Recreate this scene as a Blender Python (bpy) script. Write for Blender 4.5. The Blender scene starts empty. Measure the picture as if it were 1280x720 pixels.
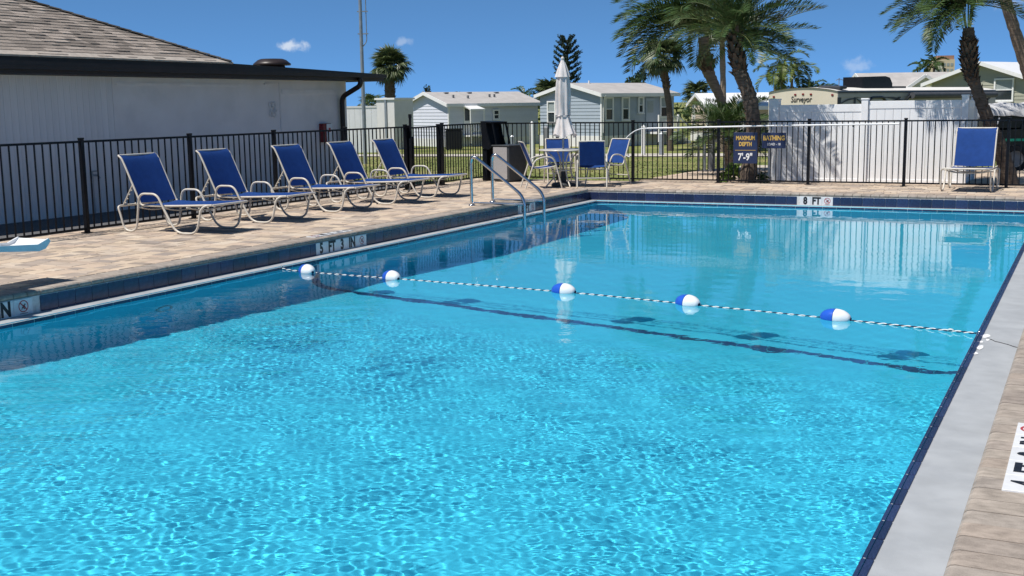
import bpy, math, random
import numpy as np
from mathutils import Vector, Matrix
random.seed(11)
RNG = np.random.default_rng(5)
sc = bpy.context.scene
COL = sc.collection
PI = math.pi

# ------------------------------------------------------------------ camera
FOC, PITCH, ROLL, YAW = 1450.0, .157079, -.014523, .465526
CAM = Vector((8.795, -20.944, 1.65))
fwd = Vector((-math.sin(YAW)*math.cos(PITCH), math.cos(YAW)*math.cos(PITCH), -math.sin(PITCH)))
rgt = Vector((math.cos(YAW), math.sin(YAW), 0)); upv = rgt.cross(fwd)
r2 = rgt*math.cos(ROLL)+upv*math.sin(ROLL); u2 = -rgt*math.sin(ROLL)+upv*math.cos(ROLL)
cam = bpy.data.cameras.new('camera'); cam_o = bpy.data.objects.new('camera', cam); COL.objects.link(cam_o)
mw = Matrix((r2, u2, -fwd)).transposed().to_4x4(); mw.translation = CAM; cam_o.matrix_world = mw
cam.sensor_width = 36; cam.lens = 36*FOC/1280; cam.clip_start = .05; cam.clip_end = 9000
sc.camera = cam_o

# ------------------------------------------------------------------ sky and sun
EL = math.radians(61)
ld = Vector((.55*math.cos(EL), .835*math.cos(EL), -math.sin(EL)))          # direction the sunlight travels
w = bpy.data.worlds.new('World'); sc.world = w; w.use_nodes = True
wn, wl = w.node_tree.nodes, w.node_tree.links
bg = wn['Background']
sky = wn.new('ShaderNodeTexSky'); sky.sky_type = 'NISHITA'; sky.sun_disc = False
sky.sun_elevation = EL; sky.sun_rotation = math.atan2(-ld.x, -ld.y)
sky.altitude = 10000; sky.air_density = 1; sky.dust_density = 0; sky.ozone_density = 5
tint = wn.new('ShaderNodeMix'); tint.data_type = 'RGBA'; tint.blend_type = 'MULTIPLY'; tint.inputs[0].default_value = 1
tint.inputs[7].default_value = (.80, 1.02, .92, 1)
wl.new(sky.outputs[0], tint.inputs[6])
tco = wn.new('ShaderNodeTexCoord'); lift = wn.new('ShaderNodeVectorMath'); lift.operation = 'ADD'; lift.inputs[1].default_value = (0, 0, .1)
nrmz = wn.new('ShaderNodeVectorMath'); nrmz.operation = 'NORMALIZE'      # a dry, clear horizon: the whole dome's gradient starts a little higher
wl.new(tco.outputs['Generated'], lift.inputs[0]); wl.new(lift.outputs[0], nrmz.inputs[0]); wl.new(nrmz.outputs[0], sky.inputs[0])
geo = wn.new('ShaderNodeNewGeometry')
neg = wn.new('ShaderNodeVectorMath'); neg.operation = 'SCALE'; neg.inputs[3].default_value = -1
wl.new(geo.outputs['Incoming'], neg.inputs[0])
cloud_noise = wn.new('ShaderNodeTexNoise'); cloud_noise.inputs['Scale'].default_value = 130; cloud_noise.inputs['Detail'].default_value = 5
wl.new(neg.outputs[0], cloud_noise.inputs['Vector'])
cur = tint.outputs[2]
for (d, sx, sz, op) in (((-.6004, .7981, .0507), .0145, .0050, .75), ((-.5249, .8495, .0526), .0080, .0042, .30),
                        ((-.1771, .9838, .0270), .0120, .0080, .30), ((-.0661, .9952, .0716), .0160, .0070, .30)):
    D = Vector(d).normalized(); R = D.cross(Vector((0, 0, 1))).normalized(); U = R.cross(D)
    comps = []
    for ax, s in ((R, sx), (U, sz)):
        dt = wn.new('ShaderNodeVectorMath'); dt.operation = 'DOT_PRODUCT'; dt.inputs[1].default_value = ax/s
        wl.new(neg.outputs[0], dt.inputs[0]); comps.append(dt.outputs['Value'])
    fr = wn.new('ShaderNodeVectorMath'); fr.operation = 'DOT_PRODUCT'; fr.inputs[1].default_value = D
    wl.new(neg.outputs[0], fr.inputs[0])
    cx = wn.new('ShaderNodeCombineXYZ'); wl.new(comps[0], cx.inputs[0]); wl.new(comps[1], cx.inputs[1])
    ln = wn.new('ShaderNodeVectorMath'); ln.operation = 'LENGTH'; wl.new(cx.outputs[0], ln.inputs[0])
    ad = wn.new('ShaderNodeMath'); ad.operation = 'MULTIPLY_ADD'; ad.inputs[1].default_value = 2.2
    wl.new(cloud_noise.outputs[0], ad.inputs[0]); wl.new(ln.outputs['Value'], ad.inputs[2])
    mr = wn.new('ShaderNodeMapRange'); mr.interpolation_type = 'SMOOTHSTEP'
    mr.inputs[1].default_value = 2.15; mr.inputs[2].default_value = 1.2; mr.inputs[3].default_value = 0; mr.inputs[4].default_value = op
    wl.new(ad.outputs[0], mr.inputs[0])
    gt = wn.new('ShaderNodeMath'); gt.operation = 'GREATER_THAN'; gt.inputs[1].default_value = .9; wl.new(fr.outputs['Value'], gt.inputs[0])
    ml = wn.new('ShaderNodeMath'); ml.operation = 'MULTIPLY'; wl.new(mr.outputs[0], ml.inputs[0]); wl.new(gt.outputs[0], ml.inputs[1])
    mx = wn.new('ShaderNodeMix'); mx.data_type = 'RGBA'; wl.new(ml.outputs[0], mx.inputs[0]); wl.new(cur, mx.inputs[6])
    mx.inputs[7].default_value = (3.6, 3.9, 4.3, 1); cur = mx.outputs[2]
wl.new(cur, bg.inputs[0]); bg.inputs[1].default_value = .15
sun = bpy.data.lights.new('sun', 'SUN'); sun.energy = 3.7; sun.angle = math.radians(.53); sun.color = (1, .95, .88)
sun_o = bpy.data.objects.new('sun', sun); COL.objects.link(sun_o); sun_o.rotation_euler = ld.to_track_quat('-Z', 'Y').to_euler()
sun.cycles.is_caustics_light = True
sc.view_settings.view_transform = 'Standard'; sc.view_settings.look = 'None'; sc.view_settings.gamma = 1; sc.view_settings.exposure = .52
sc.cycles.max_bounces = 10; sc.cycles.transmission_bounces = 8; sc.cycles.transparent_max_bounces = 8

# ------------------------------------------------------------------ materials
def M(name, col, rough=.55, var=.12, scale=6., bump=0., bscale=40., metal=0., island=0., col2=None, detail=4, stretch=(1, 1, 1),
      coord='Object', spec=.4, trans=0., dirt=None):
    m = bpy.data.materials.new(name); m.use_nodes = True
    n, l = m.node_tree.nodes, m.node_tree.links; b = n['Principled BSDF']
    b.inputs['Roughness'].default_value = rough; b.inputs['Metallic'].default_value = metal
    b.inputs['Specular IOR Level'].default_value = spec
    if coord == 'pos':
        g = n.new('ShaderNodeNewGeometry'); src = g.outputs['Position']
    else:
        g = n.new('ShaderNodeTexCoord'); src = g.outputs['Object']
    mp = n.new('ShaderNodeMapping'); mp.inputs['Scale'].default_value = stretch; l.new(src, mp.inputs['Vector'])
    nz = n.new('ShaderNodeTexNoise'); nz.inputs['Scale'].default_value = scale; nz.inputs['Detail'].default_value = detail
    l.new(mp.outputs[0], nz.inputs['Vector'])
    mx = n.new('ShaderNodeMix'); mx.data_type = 'RGBA'
    lo = tuple(c*(1-var) for c in col); hi = tuple(min(1, c*(1+var)) for c in col) if col2 is None else col2
    if col2 is not None: lo = col
    mx.inputs[6].default_value = (*lo, 1); mx.inputs[7].default_value = (*hi, 1)
    mr = n.new('ShaderNodeMapRange'); mr.inputs[1].default_value = .3; mr.inputs[2].default_value = .7; l.new(nz.outputs[0], mr.inputs[0])
    l.new(mr.outputs[0], mx.inputs[0]); out = mx.outputs[2]
    if island:
        gg = n.new('ShaderNodeNewGeometry'); oi = n.new('ShaderNodeObjectInfo')
        ad = n.new('ShaderNodeMath'); ad.operation = 'ADD'; l.new(gg.outputs['Random Per Island'], ad.inputs[0]); l.new(oi.outputs['Random'], ad.inputs[1])
        fr = n.new('ShaderNodeMath'); fr.operation = 'FRACT'; l.new(ad.outputs[0], fr.inputs[0])
        m2 = n.new('ShaderNodeMapRange'); m2.inputs[3].default_value = 1-island; m2.inputs[4].default_value = 1+island; l.new(fr.outputs[0], m2.inputs[0])
        v = n.new('ShaderNodeVectorMath'); v.operation = 'SCALE'; l.new(out, v.inputs[0]); l.new(m2.outputs[0], v.inputs[3]); out = v.outputs[0]
    if dirt:                                           # blotches of grime: (colour, scale, amount)
        dn = n.new('ShaderNodeTexNoise'); dn.inputs['Scale'].default_value = dirt[1]; dn.inputs['Detail'].default_value = 6; dn.inputs['Roughness'].default_value = .65
        l.new(src, dn.inputs['Vector'])
        dr = n.new('ShaderNodeMapRange'); dr.inputs[1].default_value = .5; dr.inputs[2].default_value = .72; dr.inputs[4].default_value = dirt[2]; l.new(dn.outputs[0], dr.inputs[0])
        dm = n.new('ShaderNodeMix'); dm.data_type = 'RGBA'; l.new(dr.outputs[0], dm.inputs[0]); l.new(out, dm.inputs[6]); dm.inputs[7].default_value = (*dirt[0], 1); out = dm.outputs[2]
    l.new(out, b.inputs['Base Color'])
    if bump:
        bn = n.new('ShaderNodeTexNoise'); bn.inputs['Scale'].default_value = bscale; bn.inputs['Detail'].default_value = 5; l.new(mp.outputs[0], bn.inputs['Vector'])
        bp = n.new('ShaderNodeBump'); bp.inputs['Strength'].default_value = bump; bp.inputs['Distance'].default_value = .01
        l.new(bn.outputs[0], bp.inputs['Height']); l.new(bp.outputs[0], b.inputs['Normal'])
    if trans:
        o = n['Material Output']; t = n.new('ShaderNodeBsdfTranslucent'); l.new(out, t.inputs[0]); ms = n.new('ShaderNodeMixShader'); ms.inputs[0].default_value = trans
        l.new(b.outputs[0], ms.inputs[1]); l.new(t.outputs[0], ms.inputs[2]); l.new(ms.outputs[0], o.inputs[0])
    return m

def paver_mat(name, ramp, streak=(3, 26, 3), var=.22):
    m = bpy.data.materials.new(name); m.use_nodes = True
    n, l = m.node_tree.nodes, m.node_tree.links; b = n['Principled BSDF']; b.inputs['Roughness'].default_value = .85; b.inputs['Specular IOR Level'].default_value = .2
    gg = n.new('ShaderNodeNewGeometry'); oi = n.new('ShaderNodeObjectInfo')
    ad = n.new('ShaderNodeMath'); ad.operation = 'ADD'; l.new(gg.outputs['Random Per Island'], ad.inputs[0]); l.new(oi.outputs['Random'], ad.inputs[1])
    fr = n.new('ShaderNodeMath'); fr.operation = 'FRACT'; l.new(ad.outputs[0], fr.inputs[0])
    cr = n.new('ShaderNodeValToRGB'); cr.color_ramp.interpolation = 'LINEAR'
    el = cr.color_ramp.elements
    el[0].position, el[0].color = ramp[0][0], (*ramp[0][1], 1); el[1].position, el[1].color = ramp[-1][0], (*ramp[-1][1], 1)
    for p_, c_ in ramp[1:-1]:
        e = el.new(p_); e.color = (*c_, 1)
    l.new(fr.outputs[0], cr.inputs[0])
    mp = n.new('ShaderNodeMapping'); mp.inputs['Scale'].default_value = streak; l.new(gg.outputs['Position'], mp.inputs[0])
    sh = n.new('ShaderNodeVectorMath'); sh.operation = 'ADD'; l.new(mp.outputs[0], sh.inputs[0]); l.new(fr.outputs[0], sh.inputs[1])
    nz = n.new('ShaderNodeTexNoise'); nz.inputs['Scale'].default_value = 1.6; nz.inputs['Detail'].default_value = 7; nz.inputs['Roughness'].default_value = .6; l.new(sh.outputs[0], nz.inputs['Vector'])
    fine = n.new('ShaderNodeTexNoise'); fine.inputs['Scale'].default_value = 180; fine.inputs['Detail'].default_value = 3; l.new(gg.outputs['Position'], fine.inputs['Vector'])
    a2 = n.new('ShaderNodeMath'); a2.operation = 'MULTIPLY_ADD'; a2.inputs[1].default_value = .35; l.new(fine.outputs[0], a2.inputs[0]); l.new(nz.outputs[0], a2.inputs[2])
    mr = n.new('ShaderNodeMapRange'); mr.inputs[1].default_value = .4; mr.inputs[2].default_value = .95; mr.inputs[3].default_value = 1-var; mr.inputs[4].default_value = 1+var; l.new(a2.outputs[0], mr.inputs[0])
    v = n.new('ShaderNodeVectorMath'); v.operation = 'SCALE'; l.new(cr.outputs[0], v.inputs[0]); l.new(mr.outputs[0], v.inputs[3]); l.new(v.outputs[0], b.inputs['Base Color'])
    bp = n.new('ShaderNodeBump'); bp.inputs['Strength'].default_value = .35; bp.inputs['Distance'].default_value = .004; l.new(a2.outputs[0], bp.inputs['Height']); l.new(bp.outputs[0], b.inputs['Normal'])
    return m

MAT = dict(
    paver=paver_mat('deck_paver', [(0, (.26, .22, .19)), (.16, (.42, .335, .26)), (.36, (.56, .455, .345)), (.52, (.51, .40, .31)), (.66, (.30, .255, .225)), (.78, (.45, .37, .30)), (.9, (.58, .49, .39)), (1, (.47, .36, .28))]),
    coping=paver_mat('coping_paver', [(0, (.28, .24, .21)), (.3, (.33, .285, .245)), (.55, (.36, .315, .27)), (.8, (.30, .265, .235)), (1, (.34, .285, .24))], (7, 13, 7), .36),
    path_paver=paver_mat('path_paver', [(0, (.44, .35, .27)), (.5, (.56, .46, .36)), (1, (.50, .38, .29))]),
    sand=M('joint_sand', (.50, .44, .37), .95, .25, 30, .3, 200),
    grout=M('white_grout', (.62, .62, .6), .85, .15, 30),
    ledge=M('gutter_concrete', (.38, .40, .42), .55, .10, 5, .15, 220, dirt=((.30, .32, .345), 3.0, .5)),
    plaster=M('pool_plaster', (.065, .585, .755), .75, .04, 1.2, coord='pos', dirt=((.055, .55, .72), .8, .5)),
    tile=M('navy_tile', (.021, .032, .085), .16, .25, 9, .12, 25, island=.3, spec=.55),
    linetile=M('dark_line_tile', (.03, .08, .19), .3, .2, 9, island=.35),
    white_tile=M('white_tile', (.72, .73, .74), .25, .06, 20, island=.05),
    ink=M('black_print', (.015, .015, .018), .4, .1),
    redink=M('red_print', (.42, .05, .06), .45, .1),
    black=M('black_powder_coat', (.006, .007, .010), .42, .3, 12, .08, 90, spec=.22),
    cream=M('cream_tube', (.62, .575, .50), .33, .06, 14, dirt=((.42, .36, .28), 9, .5)),
    sling=M('blue_mesh_fabric', (.016, .066, .265), .7, .1, 10, .5, 700, spec=.2, trans=.18),
    sling_grey=M('white_binding', (.7, .7, .68), .6, .05),
    chrome=M('stainless', (.62, .63, .64), .14, .06, 20, metal=1),
    steel=M('galvanised', (.36, .38, .40), .4, .12, 8, metal=.6),
    whiteplastic=M('white_plastic', (.74, .76, .78), .35, .04, 8),
    blueplastic=M('blue_plastic', (.02, .10, .52), .28, .06, 8),
    rope_w=M('white_rope', (.75, .75, .72), .8, .1, 50), rope_b=M('navy_rope', (.01, .02, .06), .8, .1, 50),
    vinyl=M('white_vinyl', (.86, .865, .87), .4, .03, 4, dirt=((.6, .6, .58), 2, .4)),
    canvas=M('off_white_canvas', (.76, .72, .70), .85, .08, 5, .3, 120, trans=.15, dirt=((.48, .43, .40), 3, .45)),
    tabletop=M('frosted_table', (.55, .53, .49), .25, .06, 8),
    bin_dark=M('dark_grey_bin', (.045, .05, .055), .5, .15, 14), bin_panel=M('pale_bin_panel', (.34, .33, .33), .6, .1, 60),
    sign=M('navy_sign', (.018, .03, .085), .5, .08, 8), gold=M('gold_print', (.62, .40, .10), .5, .05), whiteprint=M('white_print', (.8, .8, .8), .5, .03),
    wall_plank=M('grey_white_siding', (.83, .80, .79), .75, .06, 3, .15, 60, island=.04, dirt=((.60, .59, .59), 1.1, .4)),
    stucco=M('pale_stucco', (.83, .80, .79), .85, .05, 2, .25, 120, dirt=((.60, .59, .58), .9, .4)),
    fascia=M('brown_black_metal', (.026, .018, .017), .42, .2, 6),
    soffit=M('brown_soffit', (.05, .042, .04), .7, .1),
    shingle=M('brown_grey_shingle', (.22, .185, .16), .95, .3, 9, .6, 160, island=.42, col2=(.34, .295, .255)),
    roof_edge=M('pale_shingle_edge', (.40, .355, .31), .9, .15, 12),
    membrane=M('flat_roof_felt', (.16, .15, .14), .9, .1),
    side=M('dark_gravel', (.12, .12, .125), .95, .3, 40, .8, 180),
    slabpath=M('pale_concrete', (.50, .46, .40), .9, .12, 2, .2, 90),
    red=M('red_paint', (.20, .018, .02), .4, .1),
    bark=M('grey_palm_bark', (.17, .13, .10), .95, .35, 5, .9, 26, stretch=(1, 1, 7), col2=(.30, .235, .18)),
    dbark=M('dark_palm_bark', (.07, .055, .045), .95, .35, 7, 1, 30, stretch=(1, 1, 5), col2=(.17, .13, .10)),
    boot=M('dry_frond_base', (.10, .066, .045), .95, .35, 9, .6, 60, island=.45),
    frond=M('palm_leaf', (.038, .075, .022), .42, .3, 3, island=.3, col2=(.07, .12, .034), trans=.22, spec=.5),
    frond_y=M('yellow_palm_leaf', (.10, .155, .032), .45, .3, 3, island=.3, col2=(.16, .20, .045), trans=.25, spec=.5),
    fan=M('fan_palm_leaf', (.05, .085, .03), .45, .3, 3, island=.35, col2=(.12, .145, .06), trans=.2, spec=.5),
    leaf=M('dark_leaf', (.03, .06, .022), .6, .3, 3, island=.4, trans=.15),
    leaf_l=M('pale_leaf', (.10, .17, .03), .5, .3, 3, island=.4, trans=.25),
    needle=M('pine_needle', (.022, .042, .026), .75, .3, 3, island=.35, trans=.1),
    rachis=M('frond_stalk', (.12, .15, .05), .5, .2, 5),
    rv=M('beige_gelcoat', (.66, .60, .49), .3, .04, 3, dirt=((.45, .40, .33), 1.5, .4)),
    rv_grey=M('grey_rv_side', (.40, .385, .36), .35, .05, 3), rv_white=M('rv_roof', (.72, .70, .66), .6, .06, 3),
    rv_dark=M('charcoal_graphic', (.03, .033, .04), .4, .1), awn=M('awning_fabric', (.07, .075, .085), .65, .15, 5),
    glass=M('window_glass', (.03, .04, .045), .06, .2, 2, spec=.7), shade=M('window_blind', (.30, .34, .34), .6, .15, 9, stretch=(1, 1, 12)),
    tarp=M('grey_white_tarp', (.56, .56, .57), .7, .15, 4, .5, 14), green=M('green_stripe', (.02, .36, .22), .4, .05),
    vehicle=M('black_vehicle', (.010, .011, .011), .3, .2, 6), tyre=M('tyre_rubber', (.02, .02, .02), .85, .2, 30), rim=M('grey_rim', (.20, .21, .22), .4, .1),
    white_siding=M('white_siding', (.64, .665, .745), .5, .03, 3, island=.03), blue_siding=M('blue_siding', (.35, .405, .465), .5, .03, 3, island=.03),
    beige_siding=M('beige_siding', (.56, .47, .37), .55, .03, 3, island=.03), green_siding=M('olive_siding', (.355, .355, .285), .6, .04, 3, island=.04),
    cream_siding=M('pale_yellow_wall', (.66, .63, .47), .6, .03, 3, island=.03),
    trim=M('white_trim', (.78, .78, .77), .45, .03, 5), skirt=M('white_skirting', (.74, .74, .73), .6, .05, 4),
    roof_grey=M('grey_house_roof', (.42, .40, .385), .9, .10, 2, .4, 60, stretch=(1, 1, 1), dirt=((.34, .32, .30), 1.2, .5)),
    roof_white=M('white_metal_roof', (.76, .77, .78), .45, .04, 3), tower=M('tower_render', (.62, .52, .36), .8, .06, .1), tower_roof=M('tower_roof', (.35, .19, .13), .8, .1, .2),
    shed=M('pale_shed_panel', (.66, .655, .64), .5, .04, 3, dirt=((.56, .55, .52), 1.4, .4)), grey_panel=M('grey_panel', (.20, .205, .215), .6, .08, 3),
)

def ground_mat():
    m = bpy.data.materials.new('lawn_ground'); m.use_nodes = True
    n, l = m.node_tree.nodes, m.node_tree.links; b = n['Principled BSDF']; b.inputs['Roughness'].default_value = .95; b.inputs['Specular IOR Level'].default_value = .1
    g = n.new('ShaderNodeNewGeometry')
    a = n.new('ShaderNodeTexNoise'); a.inputs['Scale'].default_value = .35; a.inputs['Detail'].default_value = 6; l.new(g.outputs['Position'], a.inputs['Vector'])
    f = n.new('ShaderNodeTexNoise'); f.inputs['Scale'].default_value = 14; f.inputs['Detail'].default_value = 5; l.new(g.outputs['Position'], f.inputs['Vector'])
    s = n.new('ShaderNodeMath'); s.operation = 'MULTIPLY_ADD'; s.inputs[1].default_value = .55; l.new(f.outputs[0], s.inputs[0]); l.new(a.outputs[0], s.inputs[2])
    cr = n.new('ShaderNodeValToRGB'); e = cr.color_ramp.elements
    e[0].position, e[0].color = .58, (.12, .155, .045, 1); e[1].position, e[1].color = .98, (.31, .275, .125, 1)
    k = e.new(.76); k.color = (.175, .20, .065, 1)
    l.new(s.outputs[0], cr.inputs[0]); l.new(cr.outputs[0], b.inputs['Base Color'])
    return m
MAT['lawn'] = ground_mat()
MAT['blade'] = M('grass_blade', (.145, .18, .052), .8, .3, .4, island=.35, col2=(.29, .27, .11), coord='pos')

# ------------------------------------------------------------------ helpers
class MB:
    def __init__(s): s.v, s.f, s.sm, s.mi = [], [], [], []
    def add(s, vs, fs, smooth=False, m=0):
        o = len(s.v); s.v.extend([tuple(p) for p in vs])
        for q in fs: s.f.append(tuple(i+o for i in q)); s.sm.append(smooth); s.mi.append(m)
        return s
    def box(s, c, d, rz=0, R=None, m=0, ch=0):
        R = R or Matrix.Rotation(rz, 3, 'Z'); c = Vector(c); hx, hy, hz = d[0]/2, d[1]/2, d[2]/2
        if not ch:
            p = [c+R@Vector((x*hx, y*hy, z*hz)) for z in (-1, 1) for y in (-1, 1) for x in (-1, 1)]
            return s.add(p, [(0, 2, 3, 1), (4, 5, 7, 6), (0, 1, 5, 4), (2, 6, 7, 3), (0, 4, 6, 2), (1, 3, 7, 5)], m=m)
        p, idx = [], {}
        for z in (-1, 1):
            for y in (-1, 1):
                for x in (-1, 1):
                    for a in range(3):
                        q = [x*hx, y*hy, z*hz]
                        for b in range(3):
                            if b != a: q[b] -= math.copysign(ch, q[b])
                        idx[(x, y, z, a)] = len(p); p.append(c+R@Vector(q))
        F = []
        for a in range(3):
            b, e = (a+1) % 3, (a+2) % 3
            for sg in (-1, 1):
                def k(u, v2):
                    t = [0, 0, 0]; t[a] = sg; t[b] = u; t[e] = v2; return idx[(t[0], t[1], t[2], a)]
                q = [k(-1, -1), k(1, -1), k(1, 1), k(-1, 1)]; F.append(tuple(q if sg > 0 else q[::-1]))
            for u in (-1, 1):
                for v2 in (-1, 1):
                    def k2(sg, ax):
                        t = [0, 0, 0]; t[a] = sg; t[b] = u; t[e] = v2; return idx[(t[0], t[1], t[2], ax)]
                    q = [k2(-1, b), k2(1, b), k2(1, e), k2(-1, e)]; F.append(tuple(q if u*v2 < 0 else q[::-1]))
        for z in (-1, 1):
            for y in (-1, 1):
                for x in (-1, 1):
                    q = [idx[(x, y, z, 0)], idx[(x, y, z, 1)], idx[(x, y, z, 2)]]; F.append(tuple(q if x*y*z > 0 else q[::-1]))
        return s.add(p, F, m=m)
    def bar(s, a, b, wd, th, m=0):
        a, b = Vector(a), Vector(b); d = b-a; L = d.length; z = d.normalized()
        x = z.cross(Vector((0, 0, 1))) if abs(z.z) < .99 else Vector((1, 0, 0)); x.normalize(); y = z.cross(x)
        return s.box((a+b)/2, (wd, th, L), R=Matrix((x, y, z)).transposed(), m=m)
    def tube(s, path, r, n=8, m=0, closed=False, caps=True):
        P = [Vector(p) for p in path]; k = len(P); rr = r if isinstance(r, (list, tuple)) else [r]*k
        T = []
        for i in range(k):
            a = P[i-1] if (i > 0 or closed) else P[i]; b = P[(i+1) % k] if (i < k-1 or closed) else P[i]; T.append((b-a).normalized())
        u = T[0].cross(Vector((0, 0, 1)));
        if u.length < .05: u = T[0].cross(Vector((0, 1, 0)))
        u.normalize(); vs = []
        for i in range(k):
            u = (u-T[i]*u.dot(T[i])).normalized(); v = T[i].cross(u)
            for j in range(n):
                t = 2*PI*j/n; vs.append(P[i]+(u*math.cos(t)+v*math.sin(t))*rr[i])
        fs = []
        for i in range(k if closed else k-1):
            for j in range(n):
                a = i*n+j; b = i*n+(j+1) % n; c = ((i+1) % k)*n+(j+1) % n; d = ((i+1) % k)*n+j; fs.append((a, b, c, d))
        s.add(vs, fs, True, m)
        if caps and not closed:
            s.add(vs[:n], [tuple(range(n))[::-1]], False, m); s.add(vs[-n:], [tuple(range(n))], False, m)
        return s
    def lathe(s, prof, n=20, base=(0, 0, 0), R=None, m=0, fn=None, smooth=True):
        R = R or Matrix.Identity(3); B = Vector(base); vs = []
        for i, (r, z) in enumerate(prof):
            for j in range(n):
                t = 2*PI*j/n; q = r*(fn(i, t) if fn else 1); vs.append(B+R@Vector((q*math.cos(t), q*math.sin(t), z)))
        fs = [(i*n+j, i*n+(j+1) % n, (i+1)*n+(j+1) % n, (i+1)*n+j) for i in range(len(prof)-1) for j in range(n)]
        return s.add(vs, fs, smooth, m)
    def prism(s, poly, axis, lo, hi, m=0):              # poly: 2-D points; axis: index of the extruded axis
        k = len(poly); vs = []
        for e in (lo, hi):
            for p in poly:
                q = [0, 0, 0]; o = [i for i in range(3) if i != axis]; q[o[0]], q[o[1]] = p; q[axis] = e; vs.append(q)
        fs = [tuple(range(k))[::-1], tuple(range(k, 2*k))]+[(i, (i+1) % k, k+(i+1) % k, k+i) for i in range(k)]
        return s.add(vs, fs, m=m)
    def mesh(s, name, mats):
        me = bpy.data.meshes.new(name); me.from_pydata(s.v, [], s.f)
        me.polygons.foreach_set('use_smooth', s.sm); me.polygons.foreach_set('material_index', s.mi)
        for m in (mats if isinstance(mats, (list, tuple)) else [mats]): me.materials.append(m)
        me.update(); return me
    def build(s, name, mats, parent=None):
        return link(name, s.mesh(name, mats), parent)

def link(name, me, parent=None, loc=None, rot=None, scale=None):
    o = bpy.data.objects.new(name, me); COL.objects.link(o)
    if parent is not None: o.parent = parent
    if loc is not None: o.location = loc
    if rot is not None: o.rotation_euler = rot
    if scale is not None: o.scale = scale
    return o
def tag(o, label=None, cat=None, group=None, kind=None):
    for k, v in (('label', label), ('category', cat), ('group', group), ('kind', kind)):
        if v: o[k] = v
    return o
def thing(name, label, cat, loc=(0, 0, 0), rz=0, group=None):
    o = link(name, None, None, loc, (0, 0, rz)); return tag(o, label, cat, group)
def copy_tree(o, parent=None):
    c = o.copy(); COL.objects.link(c); c.parent = parent
    for ch in list(o.children): copy_tree(ch, c)
    return c
def again(src, label, loc, rz, scale=None):
    c = copy_tree(src); c['label'] = label; c.location = loc; c.rotation_euler = (0, 0, rz)
    if scale: c.scale = scale
    return c
def fillet(pts, r, k=5):
    P = [Vector(p) for p in pts]; out = [P[0]]
    for i in range(1, len(P)-1):
        a, b, c = P[i-1], P[i], P[i+1]; u = (a-b); v = (c-b)
        q = min(r if not isinstance(r, (list, tuple)) else r[i], u.length*.48, v.length*.48); p0 = b+u.normalized()*q; p1 = b+v.normalized()*q
        for j in range(k+1):
            t = j/k; out.append(p0*(1-t)**2+b*2*t*(1-t)+p1*t*t)
    out.append(P[-1]); return out
def in_frame(p):
    d = Vector(p)-CAM; z = d.dot(fwd)
    if z <= .1: return False
    x, y = FOC*d.dot(r2)/z, FOC*d.dot(u2)/z
    return abs(x) < 660 and abs(y) < 380
def pieces(name, me, mat, tr, parent, limit=300, stuff_name=None):
    """tr: (loc, scale, rz, rx). The nearest in-frame pieces become parts, the others one joined part."""
    order = sorted(range(len(tr)), key=lambda i: (0 if in_frame(tr[i][0]) else 1, (Vector(tr[i][0])-CAM).length))
    n_in = sum(1 for t in tr if in_frame(t[0]))
    cut = min(limit, n_in)
    for i in order[:cut]:
        l_, s_, rz, rx = tr[i]; link(name, me, parent, l_, (rx, 0, rz), s_)
    rest = order[cut:]
    if rest:
        nv = len(me.vertices); co = np.empty(nv*3); me.vertices.foreach_get('co', co); co = co.reshape(-1, 3)
        fs = [tuple(p.vertices) for p in me.polygons]; V, F = [], []
        for k, i in enumerate(rest):
            l_, s_, rz, rx = tr[i]; R = np.array(Matrix.Rotation(rz, 3, 'Z') @ Matrix.Rotation(rx, 3, 'X'))
            V.append((co*np.array(s_))@R.T+np.array(l_)); F.extend([tuple(a+k*nv for a in f) for f in fs])
        m2 = bpy.data.meshes.new(stuff_name or name+'_rest'); m2.from_pydata(np.concatenate(V).tolist(), [], F); m2.materials.append(mat)
        tag(link(stuff_name or name+'_rest', m2, parent), kind='stuff')
def text_mesh(body, size, mat, sx=1., bold=.0, extrude=.0015, align='CENTER'):
    cu = bpy.data.curves.new('lettering', 'FONT'); cu.body = body; cu.size = size; cu.align_x = align; cu.align_y = 'CENTER'
    cu.extrude = extrude; cu.offset = bold; cu.resolution_u = 3
    o = bpy.data.objects.new('lettering', cu); COL.objects.link(o)
    me = bpy.data.meshes.new_from_object(o.evaluated_get(bpy.context.evaluated_depsgraph_get())); bpy.data.objects.remove(o)
    me.transform(Matrix.Diagonal((sx, 1, 1, 1))); me.transform(Matrix.Rotation(PI/2, 4, 'X')); me.materials.clear(); me.materials.append(mat); me.name = 'lettering'
    return me                                           # reads along +x, up +z, faces -y

def zt(y):
    t = min(1, max(0, (y-3)/22)); return -.08-.42*t*t*(3-2*t)

# pool measures
X0, X1, Y1, YN = .256, 8.05, -.256, -24.0              # water edges; YN is the end behind the camera
XR = 8.40                                              # outer side of the right gutter
WZ, LZ = -.24, -.212
brk = lambda x: -9.36-.163*(x-.3)                       # where the floor breaks to the deep end
def depth(x, y):
    b = brk(x)
    if y <= b: return max(1.02, 1.85-(b-y)*.115)
    t = min(1, (y-b)/4.6); return 1.85+.52*t*t*(3-2*t)+.08*min(1, (y-b)/9)

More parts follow.
